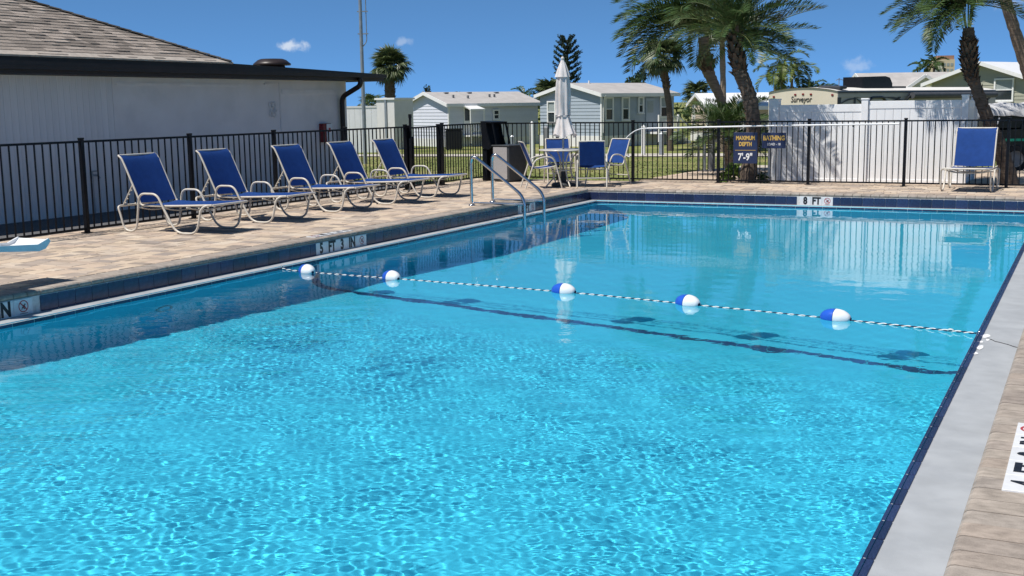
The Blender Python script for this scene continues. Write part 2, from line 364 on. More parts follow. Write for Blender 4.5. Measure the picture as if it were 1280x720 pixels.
# ------------------------------------------------------------------ SETTING: ground, lawn, paths
def setting_ground():
    xs = sorted(set([-4000, -1500, -600, -250, -120]+list(range(-80, 81, 4))+[-.02, XR+.02, 120, 250, 600, 1500, 4000]))
    ys = sorted(set([-600, -200, -80, -45, YN-.4, .02, 2.35]+list(range(-40, 61, 3))+[80, 110, 160, 250, 400, 800, 2000, 5000]))
    mb = MB(); idx = {}
    vs = [(x, y, zt(y)-.02 if y < 2.36 else zt(y)) for y in ys for x in xs]; nx = len(xs); fs = []
    for j in range(len(ys)-1):
        for i in range(nx-1):
            cx, cy = (xs[i]+xs[i+1])/2, (ys[j]+ys[j+1])/2
            if -.02 < cx < XR+.02 and YN-.4 < cy < .02: continue
            fs.append((j*nx+i, j*nx+i+1, (j+1)*nx+i+1, (j+1)*nx+i))
    mb.add(vs, fs, True); tag(mb.build('ground', MAT['lawn']), kind='structure')
    def sheet(name, mat, pts, dz, n=12, kind='structure'):
        # pts: near edge a->b, far edge d->c ; follows the terrain
        a, b, c, d = [Vector((*p, 0)) for p in pts]; m = MB(); vs = []
        for j in range(n+1):
            for i in range(n+1):
                p = (a*(1-i/n)+b*(i/n))*(1-j/n)+(d*(1-i/n)+c*(i/n))*(j/n); vs.append((p.x, p.y, zt(p.y)+dz))
        m.add(vs, [(j*(n+1)+i, j*(n+1)+i+1, (j+1)*(n+1)+i+1, (j+1)*(n+1)+i) for j in range(n) for i in range(n)], True)
        return tag(m.build(name, mat), kind=kind)
    sheet('sidewalk', MAT['slabpath'], [(-30, 17.6), (22, 29.2), (22, 31.8), (-30, 20.6)], .03, 40)
    sheet('side_path', MAT['side'], [(-6.6, -20), (-3.74, -20), (-3.74, .9), (-6.6, .9)], .024)
    p = sheet('path', MAT['sand'], [(-.1, 2.36), (9.6, 2.36), (10.5, 14.6), (-.5, 13.6)], .02)
    # pavers of the path
    me = paver_mesh(MAT['path_paver']); tr = []
    y = 2.42; k = 0
    while y < 9.5:
        x = .0+(.12 if k % 2 else 0)
        while x < 9.2:
            tr.append(((x+.115, y+.075, zt(y)+.045), (.222, .143, .05), 0, 0)); x += .23
        y += .151; k += 1
    pieces('paver', me, MAT['path_paver'], tr, p, 0, 'path_pavers')
    # lawn blades
    vs, fs = [], []
    n = 22000; X = RNG.uniform(-20, 10, n); Y = 2.5+RNG.random(n)**1.3*20
    for x, yv in zip(X, Y):
        if -.3 < x < 9.8 and yv < 14.1: continue
        c = 17.6+(x+30)*.2231
        if c-.05 < yv < c+2.9: continue
        a = random.uniform(0, PI); s_ = random.uniform(.02, .05); h = random.uniform(.010, .03); z = zt(yv)-.005; o = len(vs)
        vs += [(x-s_*math.cos(a), yv-s_*math.sin(a), z), (x+s_*math.cos(a), yv+s_*math.sin(a), z), (x+random.uniform(-.03, .03), yv+random.uniform(-.03, .03), z+h)]; fs.append((o, o+1, o+2))
    me = bpy.data.meshes.new('lawn_grass'); me.from_pydata(vs, [], fs); me.materials.append(MAT['blade'])
    tag(link('lawn_grass', me), kind='stuff', label='short green and straw coloured lawn grass beyond the black fence', cat='grass')

def paver_mesh(mat):
    mb = MB(); c = .055                                  # unit slab with a worn, chamfered top
    lo = [(-.5, -.5, -.5), (.5, -.5, -.5), (.5, .5, -.5), (-.5, .5, -.5)]
    md = [(x, y, .34) for x, y, z in lo]; tp = [(x*(1-c), y*(1-c*1.3), .5) for x, y, z in lo]
    mb.add(lo+md+tp, [(i, (i+1) % 4, 4+(i+1) % 4, 4+i) for i in range(4)]+[(4+i, 4+(i+1) % 4, 8+(i+1) % 4, 8+i) for i in range(4)]+[(8, 9, 10, 11)])
    return mb.mesh('paver', mat)

# ------------------------------------------------------------------ SETTING: deck, coping, pool
def setting_deck():
    base = MB(); z0, z1 = -.13, -.0085
    def slab(xa, xb, ya, yb): base.box(((xa+xb)/2, (ya+yb)/2, (z0+z1)/2), (xb-xa, yb-ya, z1-z0))
    cw = .265
    slab(-3.75, -cw-.02, YN-1, 2.34); slab(-cw-.018, 13, cw+.02, 2.338); slab(XR+cw+.02, 13, YN-1.01, cw+.018)
    deck = tag(base.build('pool_deck', MAT['sand']), kind='structure')
    me = paver_mesh(MAT['paver']); tr = []
    def field(xa, xb, ya, yb):
        y = ya; k = 0
        while y < yb-.02:
            hgt = .155 if k % 3 else .235
            hgt = min(hgt, yb-y); x = xa+(.0, .09, .17)[k % 3]-.17
            while x < xb:
                wd = random.choice((.155, .235, .235, .31)); a, b = max(x, xa), min(x+wd, xb)
                if b-a > .03: tr.append((((a+b)/2, y+hgt/2, -.02+random.uniform(-.0022, .0022)), (b-a-.008, hgt-.008, .04), 0, 0))
                x += wd
            y += hgt; k += 1
    field(-3.74, -cw-.008, -17.5, 2.33); field(-cw-.002, 9.8, cw+.008, 2.33); field(XR+cw+.008, 10.2, -18.2, cw)
    pieces('paver', me, MAT['paver'], tr, deck, 300, 'deck_pavers')
    # coping stones: bull-nosed toward the pool (nose at local -x = 0 edge)
    def cop_mesh(wd):
        prof = []
        for i in range(7):
            t = -PI/2+PI*i/6; prof.append((.03-.034*math.cos(t)-.0, -.03+.03*math.sin(t)))
        poly = prof+[(cw-.012, 0), (cw-.004, -.006), (cw-.004, -.06)]
        mb = MB(); k = len(poly); h = wd/2-.0035
        vs = [(x, s_*h, z) for s_ in (-1, 1) for x, z in poly]
        mb.add(vs, [tuple(range(k))[::-1], tuple(range(k, 2*k))]+[(k+i, k+(i+1) % k, (i+1) % k, i) for i in range(k)])
        return mb.mesh('coping_stone', MAT['coping'])
    bed = MB()
    bed.box((-cw/2-.02, (YN+.2)/2, -.0575), (cw-.04, -YN+.2+.4, .104)); bed.box((XR+cw/2+.02, (YN+.2)/2, -.0578), (cw-.04, -YN+.2+.4, .104)); bed.box((XR/2, cw/2+.02, -.0581), (XR+.1, cw-.04, .104))
    cop = tag(bed.build('pool_coping', MAT['sand']), kind='structure')
    cm = cop_mesh(.155); tr = []
    y = YN
    while y < -.2:
        jz = random.uniform(-.0015, .0015)
        tr.append(((XR, y+.0775, jz), (1, 1, 1), 0, 0)); tr.append(((0, y+.0775, jz), (1, 1, 1), PI, 0)); y += .155
    x = -cw+.08
    while x < XR+cw:
        tr.append(((x, 0, random.uniform(-.0015, .0015)), (1, 1, 1), PI/2, 0)); x += .155
    pieces('coping_stone', cm, MAT['coping'], tr, cop, 300, 'coping_stones')

def setting_pool():
    # plaster shell with coved corners
    ys = list(np.arange(YN, -13, 1.0))+list(np.arange(-13, Y1-.05, .18))+[Y1]
    R = .38; prof_n = 6
    rows = []
    for y in ys:
        row = []
        yy = y
        dl = depth(X0, yy); dr = depth(X1, yy)
        back = max(0, 1-(Y1-y)/.45) if Y1-y < .45 else 0          # cove at the deep-end wall
        lift = (1-math.sqrt(max(0, 1-back*back)))*.45
        row.append((X0, y, -.2)); row.append((X0, y, WZ-dl+R+lift))
        for i in range(1, prof_n+1):
            t = PI/2*i/prof_n; row.append((X0+R*(1-math.cos(t)), y, WZ-dl+R-R*math.sin(t)+lift))
        for i in range(1, 10):
            x = X0+R+(X1-X0-2*R)*i/10; row.append((x, y, WZ-depth(x, yy)+lift))
        for i in range(prof_n, 0, -1):
            t = PI/2*i/prof_n; row.append((X1-R*(1-math.cos(t)), y, WZ-dr+R-R*math.sin(t)+lift))
        row.append((X1, y, WZ-dr+R+lift)); row.append((X1, y, -.2)); rows.append(row)
    k = len(rows[0]); vs = [p for r_ in rows for p in r_]
    fs = [(j*k+i, j*k+i+1, (j+1)*k+i+1, (j+1)*k+i) for j in range(len(rows)-1) for i in range(k-1)]
    mb = MB(); mb.add(vs, fs, True)
    last = len(rows)-1
    mb.add(rows[0], [tuple(range(k))]); mb.add(rows[last], [tuple(range(k))[::-1]])
    shell = tag(mb.build('pool', MAT['plaster']), kind='structure'); shell.cycles.is_caustics_receiver = True
    # dark line of tiles across the floor and up the left wall
    lm = MB(); tw = .135
    def floorz(x):
        d = WZ-depth(x, brk(x))
        if x < X0+R: u = (X0+R-x)/R; return d+R-R*math.sqrt(max(0, 1-u*u))
        if x > X1-R: u = (x-X1+R)/R; return d+R-R*math.sqrt(max(0, 1-u*u))
        return d
    lt = tag(link('depth_break_line', None), kind='structure')
    pts = [(X0+.004, brk(X0), z) for z in np.arange(-.24, WZ-depth(X0, brk(X0))+R, -.155)]
    s_ = X0+.004
    for i in range(1, 7):
        t = PI/2*i/6; pts.append((X0+.004+R*(1-math.cos(t)), 0, 0))
    x = X0+R+.08
    while x < X1-R: pts.append((x, 0, 0)); x += .155
    for i in range(6, 0, -1):
        t = PI/2*i/6; pts.append((X1-.004-R*(1-math.cos(t)), 0, 0))
    pts = [(p[0], brk(p[0]), p[2] if p[2] else floorz(p[0])) for p in pts]
    for a, b in zip(pts[:-1], pts[1:]):
        A, B = Vector(a), Vector(b); d = (B-A); n_ = Vector((0, 1, 0)); up = n_.cross(d).normalized()*-1
        if up.x < 0 and A.x < 2: up = -up
        if up.z < 0 and A.x > 1: up = -up
        off = up*.014; e = d.normalized()*.005; m2 = MB()
        q = [A+e-n_*tw/2, A+e+n_*tw/2, B-e+n_*tw/2, B-e-n_*tw/2]
        m2.add([p+off for p in q]+[p-up*.012 for p in q], [(3, 2, 1, 0), (0, 1, 5, 4), (1, 2, 6, 5), (2, 3, 7, 6), (3, 0, 4, 7)])
        o = m2.build('tile', MAT['linetile'], lt); o.cycles.is_caustics_receiver = True
    # gutter ledge
    g = MB()
    g.box((X0/2-.01, (YN-.02)/2, LZ-.03), (X0+.02-.0, -YN-.02, .06)); g.box(((X1+XR)/2+.02, (YN+.0)/2, LZ-.0305), (XR-X1-.0+.04, -YN+.1, .06)); g.box(((X0+X1)/2, Y1/2+.005, LZ-.0302), (X1-X0-.004, -Y1+.01, .06))
    led = tag(g.build('gutter_ledge', MAT['ledge']), kind='structure')
    pm = M('lime_scale', (.76, .77, .78), .7, .06, 20)
    for (x, y, a, b) in ((8.10, -11.25, .07, .10), (8.085, -11.5, .045, .05), (8.10, -11.72, .06, .09), (8.085, -11.95, .05, .05), (8.13, -11.4, .03, .05)):
        q = MB(); n_ = 9; q.add([(x+a*.5*math.cos(2*PI*i/n_)*random.uniform(.6, 1.2), y+b*math.sin(2*PI*i/n_)*random.uniform(.6, 1.2), LZ+.003) for i in range(n_)], [tuple(range(n_))]); q.build('scale_patch', pm, led)
    q = MB(); pts = [(8.12+.3*i/9, -11.35-.35*i/9+random.uniform(-.02, .02), LZ+.0032) for i in range(10)]; q.tube(pts, .0028, 4); q.build('crack', MAT['side'], led)
    # navy trim along the ledge's edge and tiled walls
    tm = MB().box((0, 0, 0), (1, 1, 1), ch=.04).mesh('tile', MAT['tile'])
    grout = MB()
    grout.box((-.006, (YN)/2, -.135), (.012, -YN, .16)); grout.box((XR+.006, YN/2, -.135), (.012, -YN, .16)); grout.box((XR/2, .006, -.1352), (XR, .012, .16))
    grout.box((X0+.008, (YN+Y1)/2, -.235), (.010, -YN+Y1, .052)); grout.box((X1-.008, (YN+Y1)/2, -.2352), (.010, -YN+Y1, .052)); grout.box(((X0+X1)/2, Y1-.006, -.2354), (X1-X0, .010, .052))
    band = tag(grout.build('tiled_waterline_wall', MAT['grout']), kind='structure')
    tr = []
    def skip(y): return (-8.985 < y < -7.83) or (-3.12 < y < -2.48) or (-14.5 < y < -13.38)
    y = -.1075
    while y > YN:
        if not skip(y): tr.append(((.0015, y, -.136), (.012, .206, .148), 0, 0))
        tr.append(((XR-.0015, y, -.136), (.012, .206, .148), 0, 0)); y -= .2115
    x = .1
    while x < XR:
        if not (4.08 < x < 4.68): tr.append(((x, -.0015, -.136), (.187, .012, .148), 0, 0))
        x += .192
    pieces('tile', tm, MAT['tile'], tr, band, 200, 'wall_tiles')
    tr = []; y = -.4
    while y > YN:
        tr.append(((X1+.006, y, LZ-.018), (.052, .233, .046), 0, 0)); tr.append(((X0-.002, y, LZ-.024), (.036, .233, .044), 0, 0)); y -= .2385
    x = X0+.12
    while x < X1: tr.append(((x, Y1+.002, LZ-.0242), (.233, .036, .044), 0, 0)); x += .2385
    pieces('trim_tile', tm, MAT['tile'], tr, band, 100, 'trim_tiles')
    # round fitting on the left wall under water
    fit = tag(link('wall_light', None, shell, (X0+.004, -11.98, -1.05)), kind='structure')
    ring = [(0, .12*math.cos(t), .12*math.sin(t)) for t in np.linspace(0, 2*PI, 25)[:-1]]
    rg = MB().tube(ring, .018, 6, closed=True); rg.lathe([(.0, .006), (.10, .004)], 20, R=Matrix.Rotation(PI/2, 3, 'Y'), m=1)
    o = rg.build('light_ring', [MAT['steel'], MAT['plaster']], shell); o.location = (X0+.004, -11.98, -1.05); bpy.data.objects.remove(fit)
    o.cycles.is_caustics_receiver = True

def setting_water():
    fx = .0085
    xs = np.arange(X0-.002, X1+.012, fx)
    ys = np.concatenate([np.arange(YN+.01, -18.6, .12), np.arange(-18.6, -12.5, fx), np.arange(-12.5, -9.5, .0145), np.arange(-9.5, Y1+.02, .045)])
    X, Y = np.meshgrid(xs, ys); Z = np.zeros_like(X)
    rng = np.random.default_rng(3)
    def field(n, lo, hi):
        F = np.zeros_like(X)
        for i in range(n):
            k = 2*np.pi/rng.uniform(lo, hi); a = rng.uniform(0, 2*np.pi); F += np.sin(k*(np.cos(a)*X+np.sin(a)*Y)+rng.uniform(0, 6.28))
        return F/np.sqrt(n)
    env = np.clip((-10.2-Y-.13*X)/2.0, 0, 1); env = env*env*(3-2*env)
    fade_left = np.clip((X-X0+.25)/1.1, .25, 1)
    patch = np.clip(.9+.30*field(8, 2.2, 5.5)+.22*field(6, .7, 1.5), .40, 1.3)
    S = np.zeros_like(X); N = 46
    for i in range(N):
        lam = np.exp(rng.uniform(np.log(.044), np.log(.105))); a = rng.uniform(0, 2*np.pi); k = 2*np.pi/lam
        S += WAVE/np.sqrt(N)/k*1.4*np.sin(k*(np.cos(a)*X+np.sin(a)*Y)+rng.uniform(0, 6.28))
    L = np.zeros_like(X)
    for i in range(18):
        lam = np.exp(rng.uniform(np.log(.28), np.log(1.1))); a = rng.uniform(0, 2*np.pi); k = 2*np.pi/lam
        L += .016/np.sqrt(18)/k*1.4*np.sin(k*(np.cos(a)*X+np.sin(a)*Y)+rng.uniform(0, 6.28))
    C = np.zeros_like(X)
    for i in range(14):
        lam = np.exp(rng.uniform(np.log(.14), np.log(.5))); a = rng.normal(PI*.5, .5); k = 2*np.pi/lam
        C += .0032/np.sqrt(14)/k*1.4*np.sin(k*(np.cos(a)*X+np.sin(a)*Y)+rng.uniform(0, 6.28))
    Z = S*patch*fade_left*(.012+.988*env)+L*(.10+.90*env)+C*(1-env*.5)
    nx, ny = len(xs), len(ys)
    vv = np.stack([X, Y, Z+WZ], -1).reshape(-1, 3); idx = np.arange(nx*ny).reshape(ny, nx)
    fc = np.stack([idx[:-1, :-1], idx[:-1, 1:], idx[1:, 1:], idx[1:, :-1]], -1).reshape(-1, 4)
    me = bpy.data.meshes.new('pool_water'); me.vertices.add(len(vv)); me.vertices.foreach_set('co', vv.ravel()); me.loops.add(fc.size)
    me.loops.foreach_set('vertex_index', fc.ravel()); me.polygons.add(len(fc)); me.polygons.foreach_set('loop_start', np.arange(0, fc.size, 4))
    me.update(calc_edges=True); me.polygons.foreach_set('use_smooth', np.ones(len(fc), bool))
    m = bpy.data.materials.new('clear_pool_water'); m.use_nodes = True; b = m.node_tree.nodes['Principled BSDF']
    b.inputs['Transmission Weight'].default_value = 1; b.inputs['Roughness'].default_value = 0; b.inputs['IOR'].default_value = 1.333; b.inputs['Base Color'].default_value = (.82, .97, 1, 1)
    n, l = m.node_tree.nodes, m.node_tree.links; g = n.new('ShaderNodeNewGeometry'); sp = n.new('ShaderNodeSeparateXYZ'); l.new(g.outputs['Position'], sp.inputs[0])
    mr = n.new('ShaderNodeMapRange'); mr.inputs[1].default_value = -4.3; mr.inputs[2].default_value = -5.4; mr.inputs[3].default_value = .015; mr.inputs[4].default_value = .2; l.new(sp.outputs[1], mr.inputs[0])
    nz = n.new('ShaderNodeTexNoise'); nz.inputs['Scale'].default_value = 22; nz.inputs['Detail'].default_value = 2; l.new(g.outputs['Position'], nz.inputs['Vector'])
    bp = n.new('ShaderNodeBump'); bp.inputs['Distance'].default_value = .0022; l.new(mr.outputs[0], bp.inputs['Strength']); l.new(nz.outputs[0], bp.inputs['Height']); l.new(bp.outputs[0], b.inputs['Normal'])
    me.materials.append(m); o = tag(link('pool_water', me), kind='structure'); o.cycles.is_caustics_caster = True
WAVE = .0145

# ------------------------------------------------------------------ THINGS: fences, signs, pole
def fence_run(root, posts, pickets, hf, horizontal, post_w=.055, zb=.06, rail_lo=None):
    """posts / pickets: positions along the run; local x is the run's direction"""
    a, b = posts[0], posts[-1]
    for z, th in ((hf, .030), (zb, .030)) if rail_lo is None else ((hf, .03), (zb, .03)):
        MB().box(((a+b)/2, 0, z), (b-a, .028, th)).build('rail', MAT['black'], root)
    pk = MB().box((0, 0, (hf+zb)/2), (.0165, .0165, hf-zb-.03)).mesh('picket', MAT['black'])
    for x in pickets: link('picket', pk, root, (x, 0, 0))
    pm = MB().box((0, 0, (hf+.03)/2), (post_w, post_w, hf+.03)).box((0, 0, hf+.042), (post_w+.012, post_w+.012, .024), ch=.006).box((0, 0, .006), (post_w+.06, post_w+.06, .012)).mesh('fence_post', MAT['black'])
    for x in posts: link('fence_post', pm, root, (x, 0, 0))
def spread(posts, n):
    out = []
    for a, b in zip(posts[:-1], posts[1:]):
        k = max(1, round((b-a)/n)); out += [a+(b-a)*i/k for i in range(1, k)]
    return out
def fences():
    hf = 1.235
    t = thing('metal_fence', 'long black picket fence behind the row of blue loungers', 'fence', (-3.44, 0, 0), PI/2)
    P = [-15.8, -13.65, -11.55, -9.46, -7.35, -5.33, -3.26, -1.20]; fence_run(t, P, spread(P, .128), hf, 0)
    g = thing('fence_gate', 'black picket gate with thick posts and a tall latch beside the last lounger', 'gate', (-3.44, 0, 0), PI/2)
    P = [-1.09, .15]; fence_run(g, P, spread(P, .105), hf-.02, 0, .10)
    MB().box((-1.12, -.075, 1.22), (.035, .04, .42)).box((-1.12, -.075, 1.45), (.05, .05, .07)).build('latch', MAT['black'], g)
    MB().box((-.93, .0, .52), (.05, .05, 1.04)).build('gate_stop', MAT['black'], g)
    for z in (.25, 1.02): MB().tube([(.08, -.05, z-.06), (.08, -.05, z+.06)], .02, 8).build('hinge', MAT['black'], g)
    c = thing('metal_fence', 'short black picket fence between the gate and the bin corner', 'fence', (-3.44, 0, 0), PI/2)
    P = [.26, 2.17]; fence_run(c, P, spread(P, .115), hf, 0)
    b = thing('metal_fence', 'black picket fence along the far end of the pool deck', 'fence', (0, 2.17, 0), 0)
    P = [-3.40, -1.66, .08, 1.93, 3.75, 5.56, 7.36, 9.2]; fence_run(b, P, spread(P, .108), hf, 0)
    # fence signs
    s = thing('fence_sign', 'navy pool sign with gold MAXIMUM DEPTH lettering on the black fence', 'sign', (2.495, 2.13, .715))
    MB().box((0, 0, 0), (.49, .008, .62), ch=.003).build('sign_plate', MAT['sign'], s)
    for body, z, sz, m, sx in (('MAXIMUM', .195, .112, 'gold', .74), ('DEPTH', .075, .112, 'gold', .76), ("7'-9\"", -.185, .20, 'whiteprint', .80)):
        link('lettering', text_mesh(body, sz, MAT[m], sx, .0045), s, (0, -.006, z))
    MB().box((0, -.0055, -.045), (.42, .003, .008)).build('rule_line', MAT['gold'], s)
    s = thing('fence_sign', 'smaller navy sign with gold BATHING lettering on the black fence', 'sign', (3.07, 2.13, .865))
    MB().box((0, 0, 0), (.48, .008, .31), ch=.003).build('sign_plate', MAT['sign'], s)
    link('lettering', text_mesh('BATHING', .125, MAT['gold'], .80, .005), s, (0, -.006, .045)); link('lettering', text_mesh('LOAD - 18', .068, MAT['whiteprint'], .85, .0004), s, (0, -.006, -.075))
    # reaching pole with hook
    pole = thing('rescue_hook', 'long white rescue pole with a curved hook lying along the fence top', 'rescue pole', (0, 2.105, 0))
    MB().tube([(.42, 0, 1.115), (3, 0, 1.155), (5.45, 0, 1.18)], .0165, 8).build('pole', MAT['whiteplastic'], pole)
    hk = [(.42, 0, 1.115), (.30, 0, 1.112), (.16, 0, 1.07), (.02, 0, .98), (-.09, 0, .86), (-.14, 0, .73), (-.12, 0, .62), (-.05, -.0, .545), (.03, 0, .52)]
    MB().tube(fillet(hk, .08, 3), .012, 7).build('hook', MAT['whiteplastic'], pole)
    for x in (.9, 4.6): MB().box((x, .03, 1.15), (.03, .07, .05)).build('bracket', MAT['black'], pole)

# ------------------------------------------------------------------ THINGS: loungers
def make_lounger(label, loc, rz, arms=True):
    t = thing('sun_lounger', label, 'sun lounger', loc, rz, 'blue sling sun loungers on the pool deck')
    r = .0155; hw, lw = .345, .415
    for s in (-1, 1):
        y = s*lw
        path = [(-.02, s*.20, .35), (-.02, y, .35), (.02, y*1.0, .25), (.085, y, .015), (.30, y, .015), (.385, y, .53 if arms else .35), (.70, y, .53 if arms else .352), (.79, y, .36 if arms else .35), (1.00, y, .015), (1.36, y, .015), (1.455, y, .385), (1.60, s*.30, .395)]
        MB().tube(fillet(path, [.05, .06, .05, .12, .12, .10, .10, .05, .13, .13, .12, .05], 5), r, 8).build('leg_frame', MAT['cream'], t)
    for s in (-1, 1):
        y = s*hw
        rail = [(-.02, y, 1.035), (.035, y, 1.0), (.09, y, .90), (.345, y, .365), (.60, y, .36), (1.0, y, .372), (1.58, y, .395)]
        MB().tube(fillet(rail, [.03, .05, .08, .04, .1, .1, .03], 4), r*.92, 8).build('side_rail', MAT['cream'], t)
        MB().tube([(.30, s*(lw-.005), .40), (.30, s*hw, .365)], .010, 6).build('joint', MAT['cream'], t)
    MB().tube([(1.59, -.345, .394), (1.60, -.30, .394), (1.60, .30, .394), (1.59, .345, .394)], r, 8).build('foot_bar', MAT['cream'], t)
    MB().tube([(-.02, -.22, .35), (-.02, .22, .35)], r, 8).build('rear_bar', MAT['cream'], t)
    MB().tube([(-.018, -hw, 1.035), (-.018, hw, 1.035)], r*.9, 8).build('head_bar', MAT['cream'], t)
    for x, z in ((.36, .345), (.8, .345), (1.2, .36)):
        MB().tube(fillet([(x, -lw*.98, z), (x+.03, -hw*.6, z-.05), (x+.03, hw*.6, z-.05), (x, lw*.98, z)], .1, 3), .011, 6).build('cross_bar', MAT['cream'], t)
    for s in (-1, 1):
        b = MB().tube([(.19, s*.31, .66), (-.01, s*.31, .37)], .010, 6)
        for k in range(4): b.box((.02+.04*k, s*.31, .395+.058*k), (.035, .012, .012), R=Matrix.Rotation(.6, 3, 'Y'))
        b.build('recline_brace', MAT['cream'], t)
    def sling(name, pts, sag):
        mb = MB(); n, k = len(pts), 8; vs = []
        for side in (0, 1):
            for (x, z, nx, nz) in pts:
                for j in range(k+1):
                    v = -1+2*j/k; d = -sag*(1-v*v)-.004*side
                    vs.append((x+nx*d, v*(hw-.004), z+nz*d))
        fs = []
        o = n*(k+1)
        for i in range(n-1):
            for j in range(k):
                a = i*(k+1)+j; fs += [(a, a+1, a+k+2, a+k+1), (o+a+k+1, o+a+k+2, o+a+1, o+a)]
        mb.add(vs, fs, True); return mb.build(name, MAT['sling'], t)
    back = [(-.015, 1.05), (.03, 1.018), (.065, .972), (.10, .90), (.18, .73), (.26, .56), (.335, .40)]
    seat = [(.355, .385), (.6, .376), (.85, .381), (1.1, .390), (1.35, .400), (1.575, .409)]
    def nrm(pl):
        out = []
        for i, (x, z) in enumerate(pl):
            a, b = pl[max(0, i-1)], pl[min(len(pl)-1, i+1)]; dx, dz = b[0]-a[0], b[1]-a[1]; L = math.hypot(dx, dz); out.append((x, z, -dz/L, dx/L) if True else 0)
        return out
    sling('back_sling', nrm(back), .02); sling('seat_sling', nrm(seat), .025)
    return t
def loungers():
    a = make_lounger('blue lounger nearest the pool lift, first of the row along the black fence', (-3.12, -8.76, 0), 0)
    again(a, 'second blue lounger counting from the pool lift end of the row', (-3.12, -7.22, 0), .02)
    again(a, 'middle lounger of the five blue ones along the black fence', (-3.13, -5.42, 0), -.01)
    again(a, 'fourth blue lounger from the pool lift, next to the one at the gate', (-3.11, -3.93, 0), .015)
    again(a, 'blue lounger standing in front of the fence gate, last of the row', (-3.12, -2.52, 0), .0)
    b = make_lounger('single blue lounger facing the pool before the white vinyl wall end', (6.83, 2.06, 0), -PI/2-.06, False); b.scale = (.76, 1.0, 1.06)

# ------------------------------------------------------------------ THINGS: patio set
def make_chair(label, loc, rz):
    t = thing('patio_chair', label, 'patio chair', loc, rz, 'blue sling chairs around the patio table')
    hw = .27; r = .0145
    for s in (-1, 1):
        y = s*(hw+.02)
        MB().tube(fillet([(-.36, y, .008), (-.17, y, .56), (-.02, y, .62), (.16, y, .62), (.24, y, .52), (.37, y, .008)], [.1, .12, .08, .12, .1, .1], 4), r, 8).build('arm_leg_frame', MAT['cream'], t)
        MB().tube(fillet([(-.40, s*hw*.92, .915), (-.375, s*hw*.92, .90), (-.17, s*hw*.95, .40), (.02, s*hw, .40), (.27, s*hw, .44)], .07, 4), r*.9, 8).build('side_rail', MAT['cream'], t)
        MB().tube([(-.19, y, .50), (-.21, s*hw*.95, .50)], .010, 6).build('joint', MAT['cream'], t)
    MB().tube([(-.40, -hw*.92, .915), (-.40, hw*.92, .915)], r*.9, 8).build('head_bar', MAT['cream'], t)
    MB().tube([(-.30, -hw-.02, .19), (-.30, hw+.02, .19)], .011, 6).build('stretcher', MAT['cream'], t)
    MB().tube([(.28, -hw-.02, .33), (.28, hw+.02, .33)], .011, 6).build('front_bar', MAT['cream'], t)
    for name, pts in (('back_sling', [(-.395, .915), (-.36, .86), (-.30, .71), (-.24, .57), (-.185, .44)]), ('seat_sling', [(-.15, .405), (0, .40), (.14, .418), (.265, .442)])):
        mb = MB(); k = 6; vs = []; n = len(pts)
        for side in (0, 1):
            for x, z in pts:
                for j in range(k+1):
                    v = -1+2*j/k; d = .018*(1-v*v)+.004*side
                    vs.append((x-d*.8 if name[0] == 'b' else x, v*(hw*.93), z-(d if name[0] == 's' else d*.3)))
        o = n*(k+1); fs = []
        for i in range(n-1):
            for j in range(k):
                a = i*(k+1)+j; fs += [(a, a+1, a+k+2, a+k+1), (o+a+k+1, o+a+k+2, o+a+1, o+a)]
        mb.add(vs, fs, True); mb.build(name, MAT['sling'], t)
    return t
